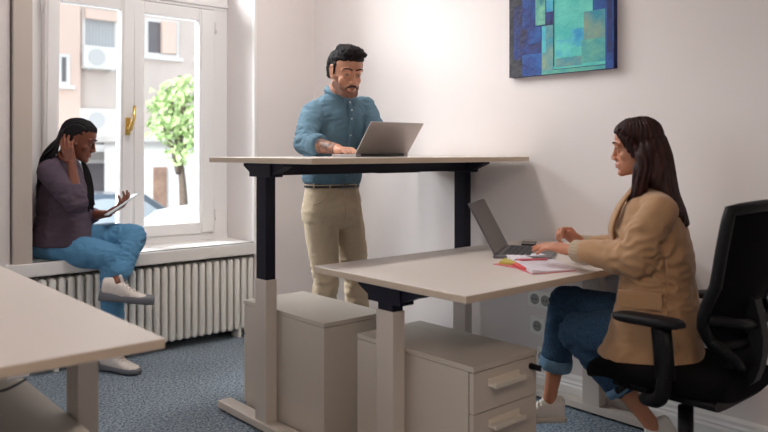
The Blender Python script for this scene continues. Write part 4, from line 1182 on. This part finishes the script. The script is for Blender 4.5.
shoe(WP, anRw+V((0, 0, .0)), fR, UP, SNK, SNS, SNK, .93)
shoe(WP, anLw, fL, V((-.3, .3, .8)), SNK, SNS, SNK, .93)

# ------------------------------------------------------------------ woman on the window sill
SKD = mat('skin_deep', (120, 68, 48), 0.42, sss=0.1, noise_scale=12, noise_amt=0.03)
BRD = mat('braid_black', (20, 16, 20), 0.6, spec=0.2)
JKT = mat('blazer_plum', (84, 68, 82), 0.85, noise_scale=160, noise_amt=0.15, bump=0.1, bump_scale=600)
DNB = mat('denim_bright', (86, 140, 178), 0.85, noise_scale=120, noise_amt=0.12, bump=0.12, bump_scale=600)
LIPD = mat('lips_plum', (120, 62, 56), 0.4); TOPD = mat('top_dark', (30, 28, 34), 0.8)
SNG = mat('sneaker_cream', (226, 216, 208), 0.65, noise_scale=40, noise_amt=0.12); SLG = mat('sole_grey', (112, 112, 118), 0.7)
fs = V((0.90, -0.44, 0)).normalized(); rs = fs.cross(UP)
PS = onY(60, 240, 4.40); PS.z = max(PS.z, SZ+.10)
SP = thing('person', 'woman with long black braids and plum blazer sitting on the window sill with a tablet', 'person', (PS.x, PS.y, SZ))
nkS = onY(63, 158, 4.40)
hcS = onY(79, 139, 4.33)
HMs = headM(hcS, V((0.80, -0.42, -0.36)), UP, 0.98)
rshS = onY(50, 172, 4.26); lshS = nkS-rs*.16+V((0, 0, -.05))
relS = onY(76, 203, 4.14); rwrS = onY(71.5, 163, 4.19)
lelS = onY(84, 216, 4.42); lwrS = onY(109, 213.5, 4.24)
def ts(c, w, d): return (c, rs*w, fs*d)
bm = B(); head(bm, HMs, True)
chain(bm, [HMs @ V((0, -.02, -.055)), nkS+V((0, 0, -.03))], [.048, .054])
chS = mid(PS, nkS, .66); waS = mid(PS, nkS, .3)
body_torso(bm, [ts(PS+V((0, 0, -.06)), .15, .10), ts(PS+V((0, 0, .03)), .16, .11), ts(waS, .13, .10), ts(chS, .145, .11), ts(mid(PS, nkS, .9), .12, .075), ts(nkS, .05, .045)])
arm_skin(bm, rshS, relS, rwrS, .9); arm_skin(bm, lshS, lelS, lwrS, .86)
hand(bm, rwrS, onY(65, 140, 4.235)-rwrS, hcS-onY(66, 145, 4.20), (-.6, 0, .3), .98, curl=(10, 12, 16, 22), thumb=(.7, .6, .2), spread=.02)
hand(bm, lwrS, onY(125, 203, 4.17)-lwrS, (-.2, .3, 1), (.2, 1, .2), .98, curl=(22, 26, 30, 34), thumb=(.7, .5, .5))
hRs = PS+rs*.09+V((0, 0, -.03)); hLs = PS-rs*.09+V((0, 0, -.03))
kRs = onY(113, 258, 4.10); aRs = onY(112, 352, 4.06)
kLs = onY(133, 237, 4.13); aLs = onY(117, 283, 3.98)
aRs.z = .10
for h, k, a in ((hRs, kRs, aRs), (hLs, kLs, aLs)):
    chain(bm, [h, mid(h, k), k, mid(k, a, .3), mid(k, a, .85), a], [.08, .072, .052, .050, .033, .032], n=16)
fRs = V((.45, -.85, 0)); fLs = V((.85, -.42, -.12))
for a, f_ in ((aRs, fRs), (aLs, fLs)): cap(bm, a+V((0, 0, -.03)), a+f_.normalized()*.10+V((0, 0, -.066)), .025, .015)
me = fuse(bm, 0.0040, 2)
bodyS = from_mesh('body', me, SKD, SP, V(SP['_b'])); bodyS['_b'] = SP['_b']
face_parts(HMs, bodyS, LIPD, BRD, 0.15, 0.8)
# hair cap and braids
bm = B(); t = B()
hair_shell(t, [(z, yf-.002, yb, w) for z, yf, yb, w in HAIRW[3:]])
merge(bm, t, HMs); me = fuse(bm, 0.004, 2)
def rows_(c, n):
    p = HMs.inverted() @ V((c[0], c[1], c[2])); return 0.0032*math.cos(p.x*2*PI/.0135)*max(0, min(1, (p.z+.02)*20))
displace(me, rows_)
hs = from_mesh('hair', me, BRD, SP, V(SP['_b'])); hs['_b'] = SP['_b']
def braid(pts, r=.0062):
    P_ = spline(pts, 10); bm = B(); L = 0; rr = []; last = P_[0]
    fine = []
    for i in range(len(P_)-1):
        for q in range(2): fine.append(mid(P_[i], P_[i+1], q/2))
    fine.append(P_[-1])
    for p in fine:
        L += (p-last).length; last = p; rr.append(r*(0.82+0.22*abs(math.sin(L*PI/.011))))
    rr[-1] = .002
    tube(bm, fine, rr, 7); return bm
rb = random.Random(3)
for i in range(34):     # braids swept back over the shoulder and down the back
    a = -1+2*(i % 17)/16; lay = i//17
    st = HMs @ V((a*.07, .02-lay*.05, .085-.05*abs(a)-lay*.02)); m1 = HMs @ V((a*.082, -.075-lay*.015, .03-lay*.02))
    e1 = onY(52+a*3+rb.uniform(-2, 2), 148+lay*5, 4.34-a*.08); e2 = onY(41+rb.uniform(-2, 4), 163+lay*7+rb.uniform(-3, 3), 4.38-a*.09); e3 = onY(37+rb.uniform(0, 3), 195+rb.uniform(-10, 15), 4.42-a*.07)
    part('braid', braid([st, m1, e1, e2, e3]), BRD, hs, smooth=True)
for i in range(12):     # braids falling in front of the far shoulder
    j = i/11
    st = HMs @ V((-.070, .02-.04*j, .04)); m1 = HMs @ V((-.078, .02-.03*j, -.06))
    e1 = onY(84+j*5+rb.uniform(-1, 1), 170+rb.uniform(-2, 2), 4.36); e2 = onY(87+j*5+rb.uniform(-1.5, 1.5), 190, 4.34); e3 = onY(86+j*8+rb.uniform(-2, 2), 207+rb.uniform(-6, 6), 4.33)
    part('braid', braid([st, m1, e1, e2, e3], .0058), BRD, hs, smooth=True)
# blazer
bm = B()
body_torso(bm, [ts(PS+V((0, 0, -.028))+fs*.03, .205, .185), ts(PS+fs*.02+V((0, 0, .04)), .195, .165), ts(waS+fs*.01, .16, .135), ts(chS, .165, .13), ts(mid(PS, nkS, .86), .15, .095), ts(nkS+V((0, 0, -.01)), .068, .058)])
def sleeve2(sh, el, wr, end):
    chain(bm, [mid(sh, nkS, .4), sh, mid(sh, el, .5), el], [.060, .070, .066, .058], n=24)
    chain(bm, [el, mid(el, wr, end)], [.058, .050], n=24)
sleeve2(rshS, relS, rwrS, .28); sleeve2(lshS, lelS, lwrS, .30)
me = fuse(bm, 0.006, 3)
displace(me, cloth(0.0075, 12, [(relS, .16, 1.0), (lelS, .14, .8), (waS+rs*.1, .18, .6)], 5.2))
from_mesh('blazer', me, JKT, SP, V(SP['_b']))
# jeans
bm = B(); ell(bm, PS+V((0, 0, -.045)), (.175, .17, .085))
for h, k, a, end in ((hRs, kRs, aRs, .86), (hLs, kLs, aLs, .76)):
    chain(bm, [h, mid(h, k, .5), mid(h, k, .85), k, mid(k, a, .35), mid(k, a, end)], [.092, .088, .078, .072, .064, .056], n=28)
me = fuse(bm, 0.006, 3)
displace(me, cloth(0.007, 13, [(kRs, .2, .9), (kLs, .2, .9), (hLs+fs*.1, .15, .6)], 9.1, (1, 1, 1)))
jS = from_mesh('jeans', me, DNB, SP, V(SP['_b'])); jS['_b'] = SP['_b']
shoe(SP, aRs, fRs, UP, SNG, SLG, SNG, .98, 1.2)
shoe(SP, aLs, fLs, V((.1, -.1, 1)), SNG, SLG, SNG, 1.08, 1.7)
# tablet
TBm = mat('tablet_white', (214, 222, 228), 0.3)
tc = onY(121, 204.5, 4.20)
ax = (onY(130, 195.5, 4.20)-onY(104, 213, 4.22)).normalized(); ay = (UP*0.35+V((0.3, .8, 0))).cross(ax).normalized()
ay = (RT*0.45-FW*0.85+V((0, 0, .05))); ay = (ay-ax*ay.dot(ax)).normalized(); az = ax.cross(ay)
M = Matrix.Translation(tc) @ Matrix(((ax.x, ay.x, az.x, 0), (ax.y, ay.y, az.y, 0), (ax.z, ay.z, az.z, 0), (0, 0, 0, 1)))
bm = B(); add_box(bm, (-.105, -.075, -.004), (.105, .075, .004), .003, M)
tb_ = solo('tablet', bm, TBm, 'pale tablet in the hands of the woman with braids', 'tablet', tc)
bm = B(); add_box(bm, (-.095, -.068, .004), (.095, .068, .0045), 0, M); part('tablet_screen', bm, mat('tablet_glass', (170, 196, 210), 0.15), tb_, tc)

# ================================================================== light
world = bpy.data.worlds.new('sky'); scene.world = world; world.use_nodes = True
bg = world.node_tree.nodes['Background']; bg.inputs['Color'].default_value = (0.86, 0.93, 1.0, 1); bg.inputs['Strength'].default_value = 1.0
def area(name, loc, target, sx, sy, power, col):
    l = bpy.data.lights.new(name, 'AREA'); l.shape = 'RECTANGLE'; l.size = sx; l.size_y = sy; l.energy = power; l.color = col
    o = bpy.data.objects.new(name, l); COL.objects.link(o); o.location = loc
    o.rotation_euler = (V(target)-V(loc)).to_track_quat('-Z', 'Y').to_euler(); return o
area('sky_light', (-2.6, 9.2, 5.9), (2.2, 4.2, 1.0), 9, 4, 3900, (0.93, 0.96, 1.0))
area('side_fill_light', (XL-1.6, 2.1, 2.6), (WX, 3.4, 1.0), 3.0, 2.6, 36, (0.94, 0.96, 1.0))  # added fill lamp outside the invented left window, standing in for daylight
for i, (lx, ly, pw, cl) in enumerate(((-0.9, -0.7, 36, (1.0, 0.82, 0.69)), (1.9, 3.1, 20, (1.0, 0.95, 0.92)))):  # unseen panels with lamps, added to brighten the room and the far walls
    T = thing('ceiling_fill_panel', 'flush white panel added out of view for fill light', 'fill light', (lx, ly, CEIL), 'added fill panels')
    bm = B(); add_box(bm, (lx-0.62, ly-0.17, CEIL-0.05), (lx+0.62, ly+0.17, CEIL), 0.006); part('housing', bm, TRIMW, T)
    area('ceiling_fill_lamp', (lx, ly, CEIL-0.06), (lx, ly, 0), 1.2, 0.3, pw, cl)

# ================================================================== camera
cam = bpy.data.cameras.new('camera'); co_ = bpy.data.objects.new('camera', cam); COL.objects.link(co_)
co_.location = (0, 0, HC); co_.rotation_euler = (PI/2, 0, -math.atan2(FW.x, FW.y))
cam.sensor_width = 36; cam.lens = 36*FPX/768; cam.shift_y = -64/768; cam.clip_start = 0.05
cam.dof.use_dof = True; cam.dof.focus_distance = 3.5; cam.dof.aperture_fstop = 2.4
scene.camera = co_
vs = scene.view_settings; vs.view_transform = 'Standard'; vs.look = 'None'; vs.gamma = 1; vs.exposure = 0.6
for o in bpy.data.objects:
    if '_b' in o.keys(): del o['_b']
